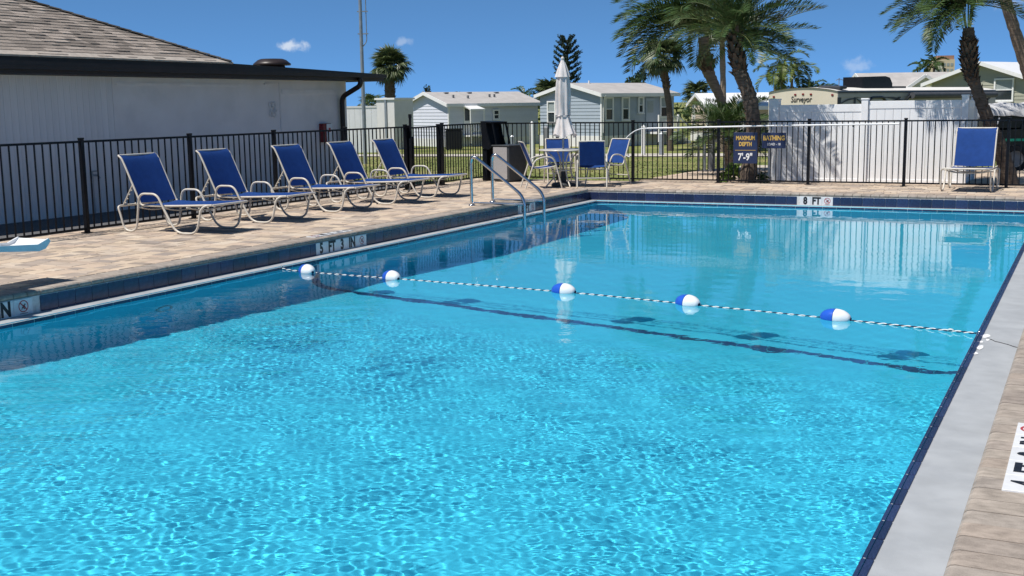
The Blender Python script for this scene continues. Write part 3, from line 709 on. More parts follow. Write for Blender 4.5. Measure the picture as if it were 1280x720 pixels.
def patio():
    c = make_chair('blue patio chair left of the table, seen side-on beside the bin', (-1.03, -.04, 0), .62)
    again(c, 'blue patio chair with its back to the pool, nearest the pool corner', (-.16, .52, 0), 1.95)
    again(c, 'sunlit blue patio chair at the rescue hook side of the table', (-.10, 1.22, 0), -1.95)
    again(c, 'blue patio chair behind the table facing the pool', (-1.22, 1.30, 0), -1.02)
    t = thing('patio_table', 'round pale patio table with the closed umbrella through it', 'table', (-.78, .5, 0))
    MB().lathe([(.001, .715), (.47, .715), (.49, .722), (.49, .74), (.47, .745), (.02, .745)], 32).build('table_top', MAT['tabletop'], t)
    MB().tube([(.48*math.cos(a), .48*math.sin(a), .73) for a in np.linspace(0, 2*PI, 33)[:-1]], .014, 6, closed=True).build('rim', MAT['cream'], t)
    for k in range(4):
        a = PI/4+k*PI/2; ca, sa = math.cos(a), math.sin(a)
        MB().tube(fillet([(.36*ca, .36*sa, .71), (.16*ca, .16*sa, .55), (.14*ca, .14*sa, .25), (.37*ca, .37*sa, .01)], .15, 4), .0145, 7).build('leg', MAT['cream'], t)
    MB().tube([(.145*math.cos(a), .145*math.sin(a), .32) for a in np.linspace(0, 2*PI, 17)[:-1]], .010, 6, closed=True).build('brace_ring', MAT['cream'], t)
    u = thing('closed_umbrella', 'tall off-white umbrella tied shut above the patio table', 'umbrella', (-.78, .5, 0))
    MB().lathe([(.02, 0), (.24, 0), (.25, .03), (.22, .07), (.06, .09), (.045, .30), (.03, .31)], 24).build('base', MAT['bin_dark'], u)
    MB().tube([(0, 0, .05), (0, 0, 2.50)], .021, 10).build('pole', MAT['steel'], u)
    MB().lathe([(.001, 2.575), (.028, 2.56), (.040, 2.53), (.030, 2.50), (.02, 2.47)], 14).build('finial', MAT['tabletop'], u)
    ph = [random.uniform(0, 6.28) for _ in range(4)]
    def fold(amp, n1):
        return lambda i, t: 1+amp*math.cos(n1*t+ph[0]+i*.09)+amp*.55*math.cos((n1+3)*t+ph[1]-i*.13)
    MB().lathe([(.14, 1.42), (.135, 1.50), (.135, 1.62), (.142, 1.78), (.138, 1.92), (.128, 2.05), (.108, 2.2), (.075, 2.36), (.045, 2.46)], 56, fn=fold(.14, 8)).build('canopy', MAT['canvas'], u)
    MB().lathe([(.145, 2.17), (.122, 2.25), (.092, 2.34), (.062, 2.42), (.03, 2.50)], 48, fn=fold(.10, 8)).build('vent_cap', MAT['canvas'], u)
    sk = [(.205, 1.02), (.185, 1.10), (.165, 1.18), (.145, 1.26), (.128, 1.34), (.118, 1.40), (.13, 1.44)]
    q = MB(); n = 64
    for i, (r, z) in enumerate(sk):
        for j in range(n):
            a = 2*PI*j/n; rr = r*(1+(.06+.16*(1-i/6))*math.cos(8*a+ph[2])+.06*math.cos(13*a+ph[3])); drop = .05*(1-i/6)*math.cos(3*a+1.0)
            q.v.append((rr*math.cos(a)+.05*(1-i/6), rr*math.sin(a), z+drop))
    q.f = [(i*n+j, i*n+(j+1) % n, (i+1)*n+(j+1) % n, (i+1)*n+j) for i in range(6) for j in range(n)]; q.sm = [True]*len(q.f); q.mi = [0]*len(q.f)
    q.build('skirt', MAT['canvas'], u)
    MB().tube([(.128*math.cos(a), .128*math.sin(a), 1.40+.01*math.sin(3*a)) for a in np.linspace(0, 2*PI, 25)[:-1]], .016, 6, closed=True).build('tie_strap', MAT['canvas'], u)
    b = thing('waste_cabinet', 'dark grey bin cabinet with pale front panel at the fence corner', 'bin cabinet', (-2.56, 1.62, 0), -.32)
    MB().box((0, 0, .39), (.50, .52, .74), ch=.01).build('body', MAT['bin_dark'], b)
    MB().box((-.01, -.266, .40), (.42, .014, .68), ch=.004).build('front_panel', MAT['bin_panel'], b)
    MB().box((0, 0, .772), (.54, .56, .03), ch=.008).build('top_lid', MAT['bin_dark'], b)
    MB().box((0, 0, .012), (.44, .46, .03)).build('plinth', MAT['black'], b)
    h = thing('waste_hood', 'black tilted hood standing open behind the dark grey bin cabinet', 'bin hood', (-2.95, 1.70, 0), -.32)
    R = Matrix.Rotation(-.28, 3, 'Y')
    MB().box((-.06, 0, .98), (.08, .46, .60), R=R, ch=.02).build('back_panel', MAT['black'], h)
    for y in (-.22, .22): MB().prism([(-.16, .72), (.04, .68), (.13, .74), (.02, 1.0), (-.03, 1.25), (-.20, 1.28)], 1, y-.012, y+.012).build('side_panel', MAT['black'], h)
    MB().box((-.02, 0, 1.275), (.36, .46, .03), R=Matrix.Rotation(.05, 3, 'Y')).build('top_panel', MAT['black'], h)
    for y in (-.2, .2): MB().bar((.14, y, 1.27), (.26, y, .80), .03, .03).build('stay', MAT['black'], h)
    MB().box((-.12, 0, .35), (.14, .40, .70)).build('stand', MAT['black'], h)

# ------------------------------------------------------------------ THINGS: pool gear
def pool_gear():
    def rail(label, y):
        t = thing('pool_handrail', label, 'handrail', (0, y, 0), 0, 'stainless pool handrails')
        p = fillet([(-.405, 0, 0), (-.405, 0, .865), (.565, 0, .165), (.565, 0, -1.05)], [0, .17, .16, 0], 8)
        MB().tube(p, .0255, 12).build('bent_tube', MAT['chrome'], t)
        MB().tube([(-.405, 0, .045), (.565, 0, .045)], .021, 10).build('lower_bar', MAT['chrome'], t)
        MB().lathe([(.055, .002), (.055, .012), (.035, .022), (.026, .024)], 18, base=(-.405, 0, 0)).build('flange', MAT['chrome'], t)
        MB().tube([(.565, 0, -1.02), (.27, 0, -1.02)], .022, 8).build('wall_stub', MAT['chrome'], t)
        for o in t.children: o.cycles.is_caustics_receiver = True
    rail('stainless pool handrail nearer the row of loungers', -4.07); rail('stainless pool handrail nearer the pool corner', -3.32)
    # safety rope
    pts = [(X0+.02, -10.02, WZ+.01), (.69, -10.10, WZ+.0), (1.89, -10.17, WZ+.0), (4.05, -10.33, WZ+.0), (5.43, -10.55, WZ+.0), (6.85, -10.80, WZ+.0), (7.75, -11.02, WZ+.012), (X1-.01, -11.12, WZ+.02)]
    P = [Vector(p) for p in pts]
    def at(s):
        k = min(len(P)-2, int(s)); u = s-k; a = P[max(0, k-1)]; b = P[k]; c = P[k+1]; d = P[min(len(P)-1, k+2)]
        return .5*((2*b)+(-a+c)*u+(2*a-5*b+4*c-d)*u*u+(-a+3*b-3*c+d)*u**3)
    path = [at(i*(len(P)-1)/760) for i in range(761)]; L = 0; t = thing('float_rope', 'twisted white and navy safety rope stretched across the pool', 'rope', (0, 0, 0))
    ss = [0]
    for a, b in zip(path[:-1], path[1:]): ss.append(ss[-1]+(b-a).length)
    for k, m in ((0, 'rope_w'), (1, 'rope_b')):
        q = []
        for i, p in enumerate(path):
            d = (path[min(i+1, 760)]-path[max(i-1, 0)]).normalized(); n1 = d.cross(Vector((0, 0, 1))).normalized(); n2 = n1.cross(d); a = 2*PI*(ss[i]/.105)+k*PI
            q.append(p+(n1*math.cos(a)+n2*math.sin(a))*.0046)
        MB().tube(q, .0054, 5).build('strand', MAT[m], t)
    MB().tube([(7.82+.022*math.cos(a), -11.035-.014*math.sin(a), WZ+.012+.014*math.sin(a)) for a in np.linspace(0, 2*PI, 13)[:-1]], .007, 6, closed=True).build('knot', MAT['rope_w'], t)
    for x, y in ((X0+.005, -10.02), (X1-.005, -11.12)): MB().tube([(x+.02*math.cos(a), y, WZ+.02+.02*math.sin(a)) for a in np.linspace(0, 2*PI, 13)[:-1]], .005, 6, closed=True).build('wall_eye', MAT['chrome'], t)
    prof_b = [(.012, -.135), (.035, -.128), (.058, -.105), (.074, -.07), (.081, -.03), (.082, -.002)]
    prof_w = [(.082, .002), (.081, .03), (.074, .065), (.06, .095), (.044, .118), (.03, .13), (.014, .134)]
    names = ['float touching the left pool wall beside the 5 FT 3 IN marker', 'second rope float from the wall with the 5 FT 3 IN marker', 'middle rope float in line with the umbrella reflection', 'fourth rope float, tilted and narrower looking, between middle and largest', 'largest looking rope float, nearest the right gutter']
    root = None
    for i, lb in enumerate(names):
        p = P[i+1]; d = (at(i+1.05)-at(i+.95)).normalized(); yaw = math.atan2(d.y, d.x)
        if root is None:
            root = thing('rope_float', 'blue and white '+lb, 'float', p, yaw, 'blue and white floats on the safety rope')
            Ry = Matrix.Rotation(PI/2, 3, 'Y')
            MB().lathe(prof_b, 28, R=Ry).build('blue_half', MAT['blueplastic'], root); MB().lathe(prof_w, 28, R=Ry).build('white_half', MAT['whiteplastic'], root)
            MB().tube([(-.137, 0, 0), (-.128, 0, 0)], .016, 10).tube([(.128, 0, 0), (.139, 0, 0)], .016, 10).build('collar', MAT['rope_b'], root)
            for o in root.children: o.cycles.is_caustics_receiver = True
            first = root; first.location = p+Vector((0, 0, .012)); first.rotation_euler.z += -.35
        else:
            c = again(first, 'blue and white '+lb, p+Vector((0, 0, .010)), yaw+(-.35, -.35, -.04, -.22, .02)[i])
            c.rotation_euler.x = random.uniform(0, 6)
    # pool lift with its white footrest
    t = thing('pool_lift', 'white moulded footrest of the pool lift reaching in at the left edge', 'pool lift', (-.26, -12.93, 0))
    def tray(x0, x1, y0, y1, z, th):
        m = MB(); m.box(((x0+x1)/2, (y0+y1)/2, z), (x1-x0, y1-y0, th), ch=.008); return m
    f = MB(); prof = [(.0, .405), (-.06, .345), (-.14, .328), (-.62, .375), (-.62, .40), (-.15, .355), (-.075, .372), (-.018, .42)]
    f.prism(prof, 0, -.40, .0); f.build('footrest', MAT['whiteplastic'], t)
    for x in (-.405, .005): MB().prism([(.005, .40), (-.06, .335), (-.14, .318), (-.62, .365), (-.62, .42), (-.15, .385), (-.02, .43)], 0, x-.010, x+.010).build('rim', MAT['whiteplastic'], t)
    MB().prism([(-.62, .38), (-.72, .42), (-.86, .82), (-.84, .85), (-.66, .45), (-.60, .42)], 0, -.36, -.04).build('leg_panel', MAT['whiteplastic'], t)
    MB().box((-.2, -1.05, .84), (.46, .46, .05), ch=.012).build('seat', MAT['whiteplastic'], t)
    MB().box((-.2, -1.30, 1.12), (.46, .05, .56), R=Matrix.Rotation(.15, 3, 'X'), ch=.012).build('backrest', MAT['whiteplastic'], t)
    MB().tube(fillet([(-.2, -1.3, .8), (-.2, -1.5, .9), (-.9, -1.5, 1.5), (-.9, -1.5, 0)], .15, 4), .035, 10).build('mast', MAT['steel'], t)

def symbol(parent, size, loc):
    """red ring and slash over a black diving figure; faces -y"""
    n = 28; r1, r0 = size/2, size/2*.84; m = MB()
    vs = [(r*math.cos(2*PI*i/n), 0, r*math.sin(2*PI*i/n)) for r in (r1, r0) for i in range(n)]
    m.add(vs, [(i, n+i, n+(i+1) % n, (i+1) % n) for i in range(n)])
    a = r0*.72; m.add([(-a-.05*size, -.0004, a-.02*size), (-a+.02*size, -.0004, a+.05*size), (a+.05*size, -.0004, -a+.02*size), (a-.02*size, -.0004, -a-.05*size)], [(0, 3, 2, 1)])
    o = m.build('no_diving_ring', MAT['redink'], parent); o.location = loc
    m = MB(); s = size
    m.lathe([(.001, 0), (.075*s, 0)], 12, base=(.15*s, -.0002, .13*s), R=Matrix.Rotation(PI/2, 3, 'X'))
    for A, B, wd in (((.10, .06), (-.12, -.10), .10), ((-.10, -.08), (-.20, -.27), .07), ((-.06, -.1), (.12, -.24), .07), ((.08, .05), (-.16, .14), .055), ((.1, .04), (.20, -.14), .055)):
        ax, az, bx, bz = A[0]*s, A[1]*s, B[0]*s, B[1]*s; dx, dz = bx-ax, bz-az; L_ = math.hypot(dx, dz); px, pz = -dz/L_*wd*s/2, dx/L_*wd*s/2
        m.add([(ax+px, -.0001, az+pz), (ax-px, -.0001, az-pz), (bx-px, -.0001, bz-pz), (bx+px, -.0001, bz+pz)], [(0, 1, 2, 3)])
    o = m.build('diver_figure', MAT['ink'], parent); o.location = loc
    m = MB().box((0, 0, 0), (size*.8, .0012, size*.05)); o = m.build('caption_line', MAT['ink'], parent); o.location = (loc[0], loc[1], loc[2]-size*.60)
def marker(label, cells, cw, ch, loc, rot, tsize):
    t = thing('depth_marker', label, 'depth marker', loc, 0, 'white tile depth markers of the pool'); t.rotation_euler = rot
    tm = MB().box((0, 0, 0), (cw-.003, .010, ch), ch=.0015).mesh('tile', MAT['white_tile'])
    for i, c in enumerate(cells):
        x = (i+.5)*cw; o = link('tile', tm, t, (x, 0, 0))
        if c == '!': symbol(o, ch*.74, (0, -.0066, ch*.05))
        else: link('lettering', text_mesh(c, tsize, MAT['ink'], .80, .0085, .0012), o, (0, -.0055, -.002))
    return t
def markers():
    L = (0, 0, PI/2)
    marker('white depth marker reading 5 FT 3 IN on the shaded left pool wall', ['5', 'FT', '3', 'IN', '!'], .2295, .150, (.0045, -8.98, -.136), L, .185)
    marker('white depth marker ending IN with a no diving sign under the pool lift', ['4', 'FT', '6', 'IN', '!'], .215, .150, (.0045, -14.49, -.136), L, .185)
    marker('small white depth marker reading 8 FT behind the pool handrails', ['8', 'FT', '!'], .205, .150, (.0045, -3.11, -.136), L, .175)
    marker('white depth marker reading 8 FT on the sunlit far pool wall', ['8', 'FT', '!'], .195, .150, (4.09, -.0045, -.136), (0, 0, 0), .175)
    marker('white deck depth marker reading 4 FT 0 IN on the near right coping', ['4', 'FT', '0', 'IN', '!'], .228, .20, (8.62, -15.80, .0035), (-PI/2, 0, PI/2), .17)
    marker('worn white deck depth marker on the coping above the 5 FT 3 IN wall marker', ['5', 'FT', '3', 'IN', '!'], .17, .15, (-.15, -8.02, .0035), (-PI/2, 0, -PI/2), .12)

# ------------------------------------------------------------------ THINGS: buildings
def clubhouse():
    t = thing('clubhouse', 'pale clubhouse with brown shingle hip roof and dark fascia behind the loungers', 'building', (0, 0, 0))
    WX, WT, WB = -6.15, 2.24, -.10
    MB().box((WX-2.0, -2.7, (WT+WB)/2), (4.0, 6.9, WT-WB)).build('wall', MAT['stucco'], t)
    MB().box((WX-2.06, -13.2, (WT+WB)/2), (3.96, 14.1, WT-WB)).build('wall', MAT['stucco'], t)
    pk = MB().box((0, 0, 0), (.03, 1, 1), ch=.004).mesh('plank', MAT['wall_plank'])
    y = -6.153
    while y > -13.5: link('plank', pk, t, (WX-.018, y-.065, (WT+WB)/2-.002), None, (1, .127, WT-WB)); y -= .131
    MB().box((WX+.004, -4.4, 2.09), (.016, 3.3, .05)).build('ledger_board', MAT['wall_plank'], t)
    MB().box((WX+.006, -1.62, 1.05), (.02, .035, 2.2)).build('seam_strip', MAT['wall_plank'], t)
    MB().box((WX+.005, -.45, 1.97), (.018, 2.2, .10)).build('ledger_board', MAT['wall_plank'], t)
    MB().box((WX+.01, -2.0, 2.12), (.06, .22, .03)).build('conduit', MAT['wall_plank'], t)
    # eaves
    def tap(x0, x1, ya, yb, zb, za_t, zb_t):
        m = MB(); vs = [(x, y, z) for y, zt_ in ((ya, za_t), (yb, zb_t)) for x, z in ((x0, zb), (x1, zb), (x1, zt_), (x0, zt_))]
        return m.add(vs, [(3, 2, 1, 0), (4, 5, 6, 7), (0, 1, 5, 4), (1, 2, 6, 5), (2, 3, 7, 6), (3, 0, 4, 7)])
    m = tap(-5.66, -5.60, -16, -3.7, 2.21, 2.475, 2.475); m.build('fascia', MAT['fascia'], t)
    m = tap(-5.66, -5.60, -3.699, 1.46, 2.20, 2.47, 2.355); m.build('fascia', MAT['fascia'], t)
    m = tap(-5.60, -5.50, -15.9, 1.40, 2.27, 2.44, 2.345); m.box((-5.495, -7.2, 2.325), (.012, 17.2, .02)); m.build('gutter', MAT['fascia'], t)
    MB().box((-7.7, 1.43, 2.275), (4.1, .06, .15)).build('fascia', MAT['fascia'], t)
    MB().box((-5.92, -7.3, 2.215), (.54, 17.4, .02)).build('soffit', MAT['soffit'], t)
    MB().add([(-5.66, -3.7, 2.47), (-5.66, 1.46, 2.352), (-10, 1.46, 2.352), (-10, -3.7, 2.47)], [(0, 1, 2, 3)]).build('flat_roof', MAT['membrane'], t)
    # hip roof: east plane up from the eave, hip toward the back left
    k = .44; A = Vector((-5.6, -3.72, 2.49)); hip = Vector((-1, -1, k))
    rf = MB(); T = 4.6
    rf.add([A, (-5.6, -16, 2.49), (-5.6-T, -16, 2.49+k*T), A+hip*T, (-10.2-T, -3.72, 2.49)], [(0, 3, 2, 1), (0, 4, 3)])
    roof = rf.build('roof', MAT['shingle'], t)
    MB().box((-5.635, -9.86, 2.505), (.17, 12.3, .03), R=Matrix.Rotation(.414, 3, 'Y')).build('starter_strip', MAT['roof_edge'], roof)
    sm = MB(); c = [(-.5, -.5, .0), (.5, -.5, .0), (.5, .5, .0), (-.5, .5, .0)]
    # unit shingle: local x along the eave, local y up the slope, lower edge thick
    sm.add([(-.5, -.5, 0), (.5, -.5, 0), (.5, .5, -.3), (-.5, .5, -.3), (-.5, -.5, 1), (.5, -.5, 1), (.5, .5, .1), (-.5, .5, .1)], [(0, 1, 5, 4), (1, 2, 6, 5), (2, 3, 7, 6), (3, 0, 4, 7), (4, 5, 6, 7)])
    me = sm.mesh('shingle', MAT['shingle']); tr = []; ang = math.atan(k); row = 0; step = .142
    while row*step < T*math.sqrt(1+k*k)-.1:
        d = .09+row*step; x = -5.6-d*math.cos(ang); z = 2.49+d*math.sin(ang)+.002; ymax = -3.72-d*math.cos(ang)
        y = -15.8+random.uniform(0, .3)
        while y < ymax:
            wd = random.uniform(.13, .36); b = min(y+wd, ymax)
            if b-y > .02: tr.append(((x, (y+b)/2, z), (b-y-.004, step*1.12, random.choice((.011, .011, .02))), PI/2, ang))
            y += wd
        row += 1
    pieces('shingle', me, MAT['shingle'], tr, roof, 300, 'roof_shingles')
    cap = MB(); n = 34
    for i in range(n):
        p = A+hip*(T*i/n); q = A+hip*(T*(i+1.15)/n); cap.bar(p+Vector((0, 0, .012+.012)), q+Vector((0, 0, .012)), .22, .02)
    tag(cap.build('hip_caps', MAT['shingle'], roof), kind='stuff')
    v = MB().lathe([(.30, .0), (.28, .16), (.26, .18)], 24).lathe([(.26, .19), (.41, .17), (.415, .20), (.36, .245), (.31, .285), (.24, .31), (.001, .315)], 24)
    o = v.build('roof_vent', MAT['fascia'], t); o.location = (-7.53, -.05, 2.40)
    # downspout
    p = fillet([(-5.55, .44, 2.28), (-5.55, .44, 2.10), (-6.05, .44, 1.86), (-6.05, .44, -.08)], [0, .09, .12, 0], 5)
    MB().tube(p, .056, 10).build('downspout', MAT['fascia'], t)
    e = thing('fire_hose_box', 'small red and white fire cabinet on the clubhouse wall beside the downspout', 'fire cabinet', (-6.10, -.16, 1.10))
    MB().box((0, 0, 0), (.12, .30, .40), ch=.01).build('body', MAT['red'], e)
    MB().box((.068, .06, 0), (.012, .20, .38), ch=.003).build('front_panel', MAT['whiteplastic'], e)
    MB().box((.076, .06, .06), (.004, .07, .09)).build('mark', MAT['redink'], e)
    w_ = thing('wall_plaque', 'white lattice plaque hanging on the pale clubhouse wall', 'plaque', (-6.12, -1.88, 1.62))
    for (y, z, r) in ((-.07, .09, .05), (.05, .10, .045), (-.02, .0, .055), (.07, -.02, .04), (-.07, -.10, .05), (.04, -.11, .05)):
        MB().tube([(0, y+r*math.cos(a), z+r*math.sin(a)) for a in np.linspace(0, 2*PI, 15)[:-1]], .010, 5, closed=True).build('scroll', MAT['trim'], w_)
    p = thing('hose_tap', 'grey hose tap on a thin pipe against the clubhouse siding', 'tap', (-6.14, -6.73, 0))
    MB().tube([(0, 0, -.05), (0, 0, .64)], .016, 7).build('pipe', MAT['steel'], p)
    MB().tube([(0, 0, .58), (.09, .03, .58), (.12, .04, .53)], .018, 7).tube([(.05, -.05, .65), (.05, .05, .65)], .012, 6).build('valve', MAT['steel'], p)

def window(parent, c, u, n, wd, ht, blind=.45, name='window'):
    """c centre, u unit vector along the wall, n outward normal; frame, panes, sash bar"""
    u, n, z = Vector(u), Vector(n), Vector((0, 0, 1)); c = Vector(c); R = Matrix((u, n, z)).transposed()
    f = MB()
    for s in (-1, 1):
        f.box(c+u*s*(wd/2-.03)+n*.05, (.075, .07, ht), R=R); f.box(c+z*s*(ht/2-.025)+n*.0495, (wd+.02, .068, .07), R=R)
    f.box(c+n*.045, (wd-.07, .05, .045), R=R)
    f.box(c-z*(ht/2+.02)+n*.06, (wd+.06, .10, .035), R=R)
    o = f.build(name, MAT['trim'], parent)
    hh = (ht-.13)/2
    for s, m in ((1, 'shade' if blind else 'glass'), (-1, 'glass')):
        MB().box(c+z*s*(hh/2+.02)+n*.018, (wd-.1, .02, hh), R=R).build('pane', MAT[m], o)
    return o
def boards(parent, a, b, z0, z1, mat, n, pitch=.2, gable=None):
    """lapped siding boards on the wall from a to b (plan points); gable: apex height above z1"""
    a, b = Vector((*a, 0)), Vector((*b, 0)); u = (b-a).normalized(); L = (b-a).length; n = Vector(n); z = z0
    top = z1+(gable or 0)
    while z < top-.03:
        h = min(pitch, top-z); x0, x1 = 0, L
        def lim(zz):
            if zz <= z1 or not gable: return 0
            return min(L/2, (zz-z1)/gable*L/2)
        l0, l1 = lim(z), lim(z+h); p = lambda x, zz, o: a+u*x+n*o+Vector((0, 0, zz))
        m = MB(); m.add([p(l0, z, .028), p(L-l0, z, .028), p(L-l1, z+h, .008), p(l1, z+h, .008), p(l0, z, 0), p(L-l0, z, 0)], [(0, 1, 2, 3), (4, 5, 1, 0)])
        m.build('siding_board', mat, parent); z += pitch
def house(name, label, N, LV, GV, z0, skirt, eave, apex, wall, roofm, over=.28, long_boards=True, gable_boards=True, gable_over=.25):
    """N: near corner, LV: vector along the long side, GV: vector along the gable side; returns root, axes"""
    t = thing(name, label, 'house', (0, 0, 0)); N = Vector((*N, 0)); LV = Vector((*LV, 0)); GV = Vector((*GV, 0))
    lu, gu = LV.normalized(), GV.normalized(); nl = -gu; ng = -lu
    P = [N, N+LV, N+LV+GV, N+GV]; Z = Vector((0, 0, 1))
    b = MB(); b.add([p+Z*z0 for p in P]+[p+Z*eave for p in P]+[N+GV/2+Z*apex, N+LV+GV/2+Z*apex], [(0, 1, 5, 4), (1, 2, 6, 9, 5), (2, 3, 7, 6), (3, 0, 4, 8, 7)])
    b.build('wall', MAT[wall], t)
    s = MB(); o_ = .04
    s.add([p+Z*(z0-.05)+(nl*o_ if i < 2 else -nl*o_)+(ng*o_ if i in (0, 3) else -ng*o_) for i, p in enumerate(P)]+[p+Z*(z0+skirt)+(nl*o_ if i < 2 else -nl*o_)+(ng*o_ if i in (0, 3) else -ng*o_) for i, p in enumerate(P)], [(0, 1, 5, 4), (1, 2, 6, 5), (2, 3, 7, 6), (3, 0, 4, 7), (4, 5, 6, 7)])
    s.build('skirting', MAT['skirt'], t)
    if gable_boards: boards(t, P[0].xy, P[3].xy, z0+skirt, eave, MAT[wall], ng, .17, apex-eave-.03)
    if long_boards: boards(t, P[0].xy, P[1].xy, z0+skirt, eave, MAT[wall], nl, .17)
    r = MB(); sl = (apex-eave)/(GV.length/2); th = .09
    e0 = N+nl*over-lu*gable_over; e1 = N+LV+nl*over+lu*gable_over; f0 = N+GV-nl*over-lu*gable_over; f1 = N+LV+GV-nl*over+lu*gable_over
    r0 = N+GV/2-lu*gable_over; r1 = N+LV+GV/2+lu*gable_over; ze = eave-sl*over+.03; za = apex+.05
    for d in (0, -th): r.v += [tuple(e0+Z*(ze+d)), tuple(e1+Z*(ze+d)), tuple(r1+Z*(za+d)), tuple(r0+Z*(za+d)), tuple(f0+Z*(ze+d)), tuple(f1+Z*(ze+d))]
    r.f = [(0, 1, 2, 3), (3, 2, 5, 4), (9, 8, 7, 6), (10, 11, 8, 9)]; r.sm = [False]*4; r.mi = [0]*4
    roof = r.build('roof', MAT[roofm], t)
    fm = MB()
    def fb(a, b, za_, zb_):
        fm.add([a+Z*(za_+.012), b+Z*(zb_+.012), b+Z*(zb_-.17), a+Z*(za_-.17)], [(0, 1, 2, 3)])
    for a, b, z1, z2 in ((e0, r0, ze, za), (r0, f0, za, ze), (e0, e1, ze, ze)):
        d = (b-a).normalized(); nn = Vector((d.y, -d.x, 0)).normalized()*.022 if a is not e0 or b is not e1 else nl*.022
        if (a is e0 and b is r0) or a is r0: nn = ng*.022
        m = MB(); q = [a+Z*(z1+.012), b+Z*(z2+.012), b+Z*(z2-.16), a+Z*(z1-.16)]
        m.add([p+nn for p in q]+[p-nn for p in q], [(0, 1, 2, 3), (7, 6, 5, 4), (0, 4, 5, 1), (1, 5, 6, 2), (2, 6, 7, 3), (3, 7, 4, 0)])
        m.build('fascia', MAT['trim'], roof)
    for p, nrm in ((N, nl+ng), ):
        MB().box(p+Z*((z0+skirt+eave)/2)+nrm*.012, (.09, .09, eave-z0-skirt), R=Matrix((lu, gu, Z)).transposed()).build('corner_trim', MAT['trim'], t)
    return t, N, lu, gu, nl, ng, roof
def houses():
    Z = Vector((0, 0, 1))
    # blue house
    t, N, lu, gu, nl, ng, roof = house('mobile_home', 'blue-grey house with white framed windows behind the umbrella', (-12.96, 32.41), (2.05, 4.84), (-4.12, 1.74), -.5, .55, 2.12, 2.62, 'blue_siding', 'roof_grey', .22)
    L = 5.26
    for x, wd, ht, zc in ((.46, .58, 1.14, 1.35), (1.62, .54, 1.14, 1.35), (2.72, .40, .80, 1.52), (4.55, .80, 1.06, 1.40)):
        window(t, N+lu*x+nl*.02+Z*zc, lu, nl, wd, ht)
    G = 4.47
    window(t, N+gu*3.55+ng*.02+Z*1.22, gu, ng, .62, 1.12)
    d = MB(); d.box(N+lu*3.42+nl*.04+Z*1.02, (.62, .06, 1.66), R=Matrix((lu, nl, Z)).transposed()); dr = d.build('door', MAT['blue_siding'], t)
    MB().box(N+lu*3.42+nl*.076+Z*1.42, (.42, .02, .58), R=Matrix((lu, nl, Z)).transposed()).build('pane', MAT['shade'], dr)
    po = MB(); R = Matrix((lu, nl, Z)).transposed()
    po.box(N+lu*3.75+nl*.55+Z*.12, (1.5, 1.0, .10), R=R)
    for x in (3.05, 3.75, 4.5):
        po.box(N+lu*x+nl*1.0+Z*.35, (.09, .09, 1.35), R=R)
    for z in (.34, .92): po.box(N+lu*3.78+nl*1.0+Z*z, (1.45, .05, .06), R=R)
    for i in range(14): po.box(N+lu*(3.1+i*.105)+nl*1.0+Z*.63, (.03, .03, .56), R=R)
    for i in range(4): po.box(N+lu*(4.65+.22*i)+nl*.6+Z*(.0-.13*i), (.24, .9, .14), R=R)
    po.bar(N+lu*4.5+nl*1.0+Z*.92, N+lu*5.4+nl*1.0+Z*.35, .06, .06); po.build('porch', MAT['trim'], t)
    MB().tube([N+lu*1.2+gu*2.1+Z*2.5, N+lu*1.2+gu*2.1+Z*2.78], .05, 8).build('vent_pipe', MAT['trim'], roof)
    MB().tube([N+nl*.25+lu*.02+Z*2.0, N+nl*.12+lu*.05+Z*1.8, N+nl*.07+lu*.05+Z*.2], .03, 6).build('downspout', MAT['trim'], t)
    # white house
    t, N, lu, gu, nl, ng, roof = house('mobile_home', 'white mobile home with grey roof and small white awning beyond the gate', (-21.15, 31.7), (2.61, 5.2), (-3.6, 1.81), -.5, .42, 1.74, 2.30, 'white_siding', 'roof_grey', .2)
    window(t, N+lu*2.98+nl*.02+Z*1.12, lu, nl, .42, .52, 0)
    R = Matrix((lu, nl, Z)).transposed()
    a = MB(); c = N+lu*1.25+nl*.5+Z*1.58
    a.add([N+lu*.86+nl*.04+Z*1.66, N+lu*1.62+nl*.04+Z*1.66, N+lu*1.70+nl*.85+Z*1.44, N+lu*.78+nl*.85+Z*1.44, N+lu*.86+nl*.04+Z*1.62, N+lu*1.62+nl*.04+Z*1.62, N+lu*1.70+nl*.85+Z*1.36, N+lu*.78+nl*.85+Z*1.36], [(0, 3, 2, 1), (4, 5, 6, 7), (0, 1, 5, 4), (1, 2, 6, 5), (2, 3, 7, 6), (3, 0, 4, 7)])
    a.build('awning', MAT['trim'], t)
    po = MB()
    for x in (.82, 1.66): po.box(N+lu*x+nl*.8+Z*.55, (.05, .05, 1.75), R=R)
    for z in (.30, .72): po.box(N+lu*1.24+nl*.8+Z*z, (.84, .04, .05), R=R)
    for i in range(9): po.box(N+lu*(.87+i*.095)+nl*.8+Z*.5, (.025, .025, .42), R=R)
    po.box(N+lu*1.24+nl*.42+Z*.06, (.9, .8, .08), R=R); po.bar(N+lu*1.7+nl*.8+Z*.7, N+lu*2.5+nl*.8+Z*.1, .04, .05)
    for i in range(4): po.box(N+lu*(1.8+.2*i)+nl*.5+Z*(-.02-.12*i), (.22, .7, .10), R=R)
    po.build('porch', MAT['trim'], t)
    dr = MB().box(N+lu*1.1+nl*.035+Z*.88, (.40, .05, 1.45), R=R).build('door', MAT['trim'], t)
    MB().box(N+lu*1.1+nl*.065+Z*1.15, (.28, .02, .62), R=R).build('pane', MAT['glass'], dr)
    for x in (.42, 3.62): MB().box(N+lu*x+nl*.03+Z*1.60, (.34, .05, .06), R=R).build('eave_vent', MAT['grey_panel'], t)
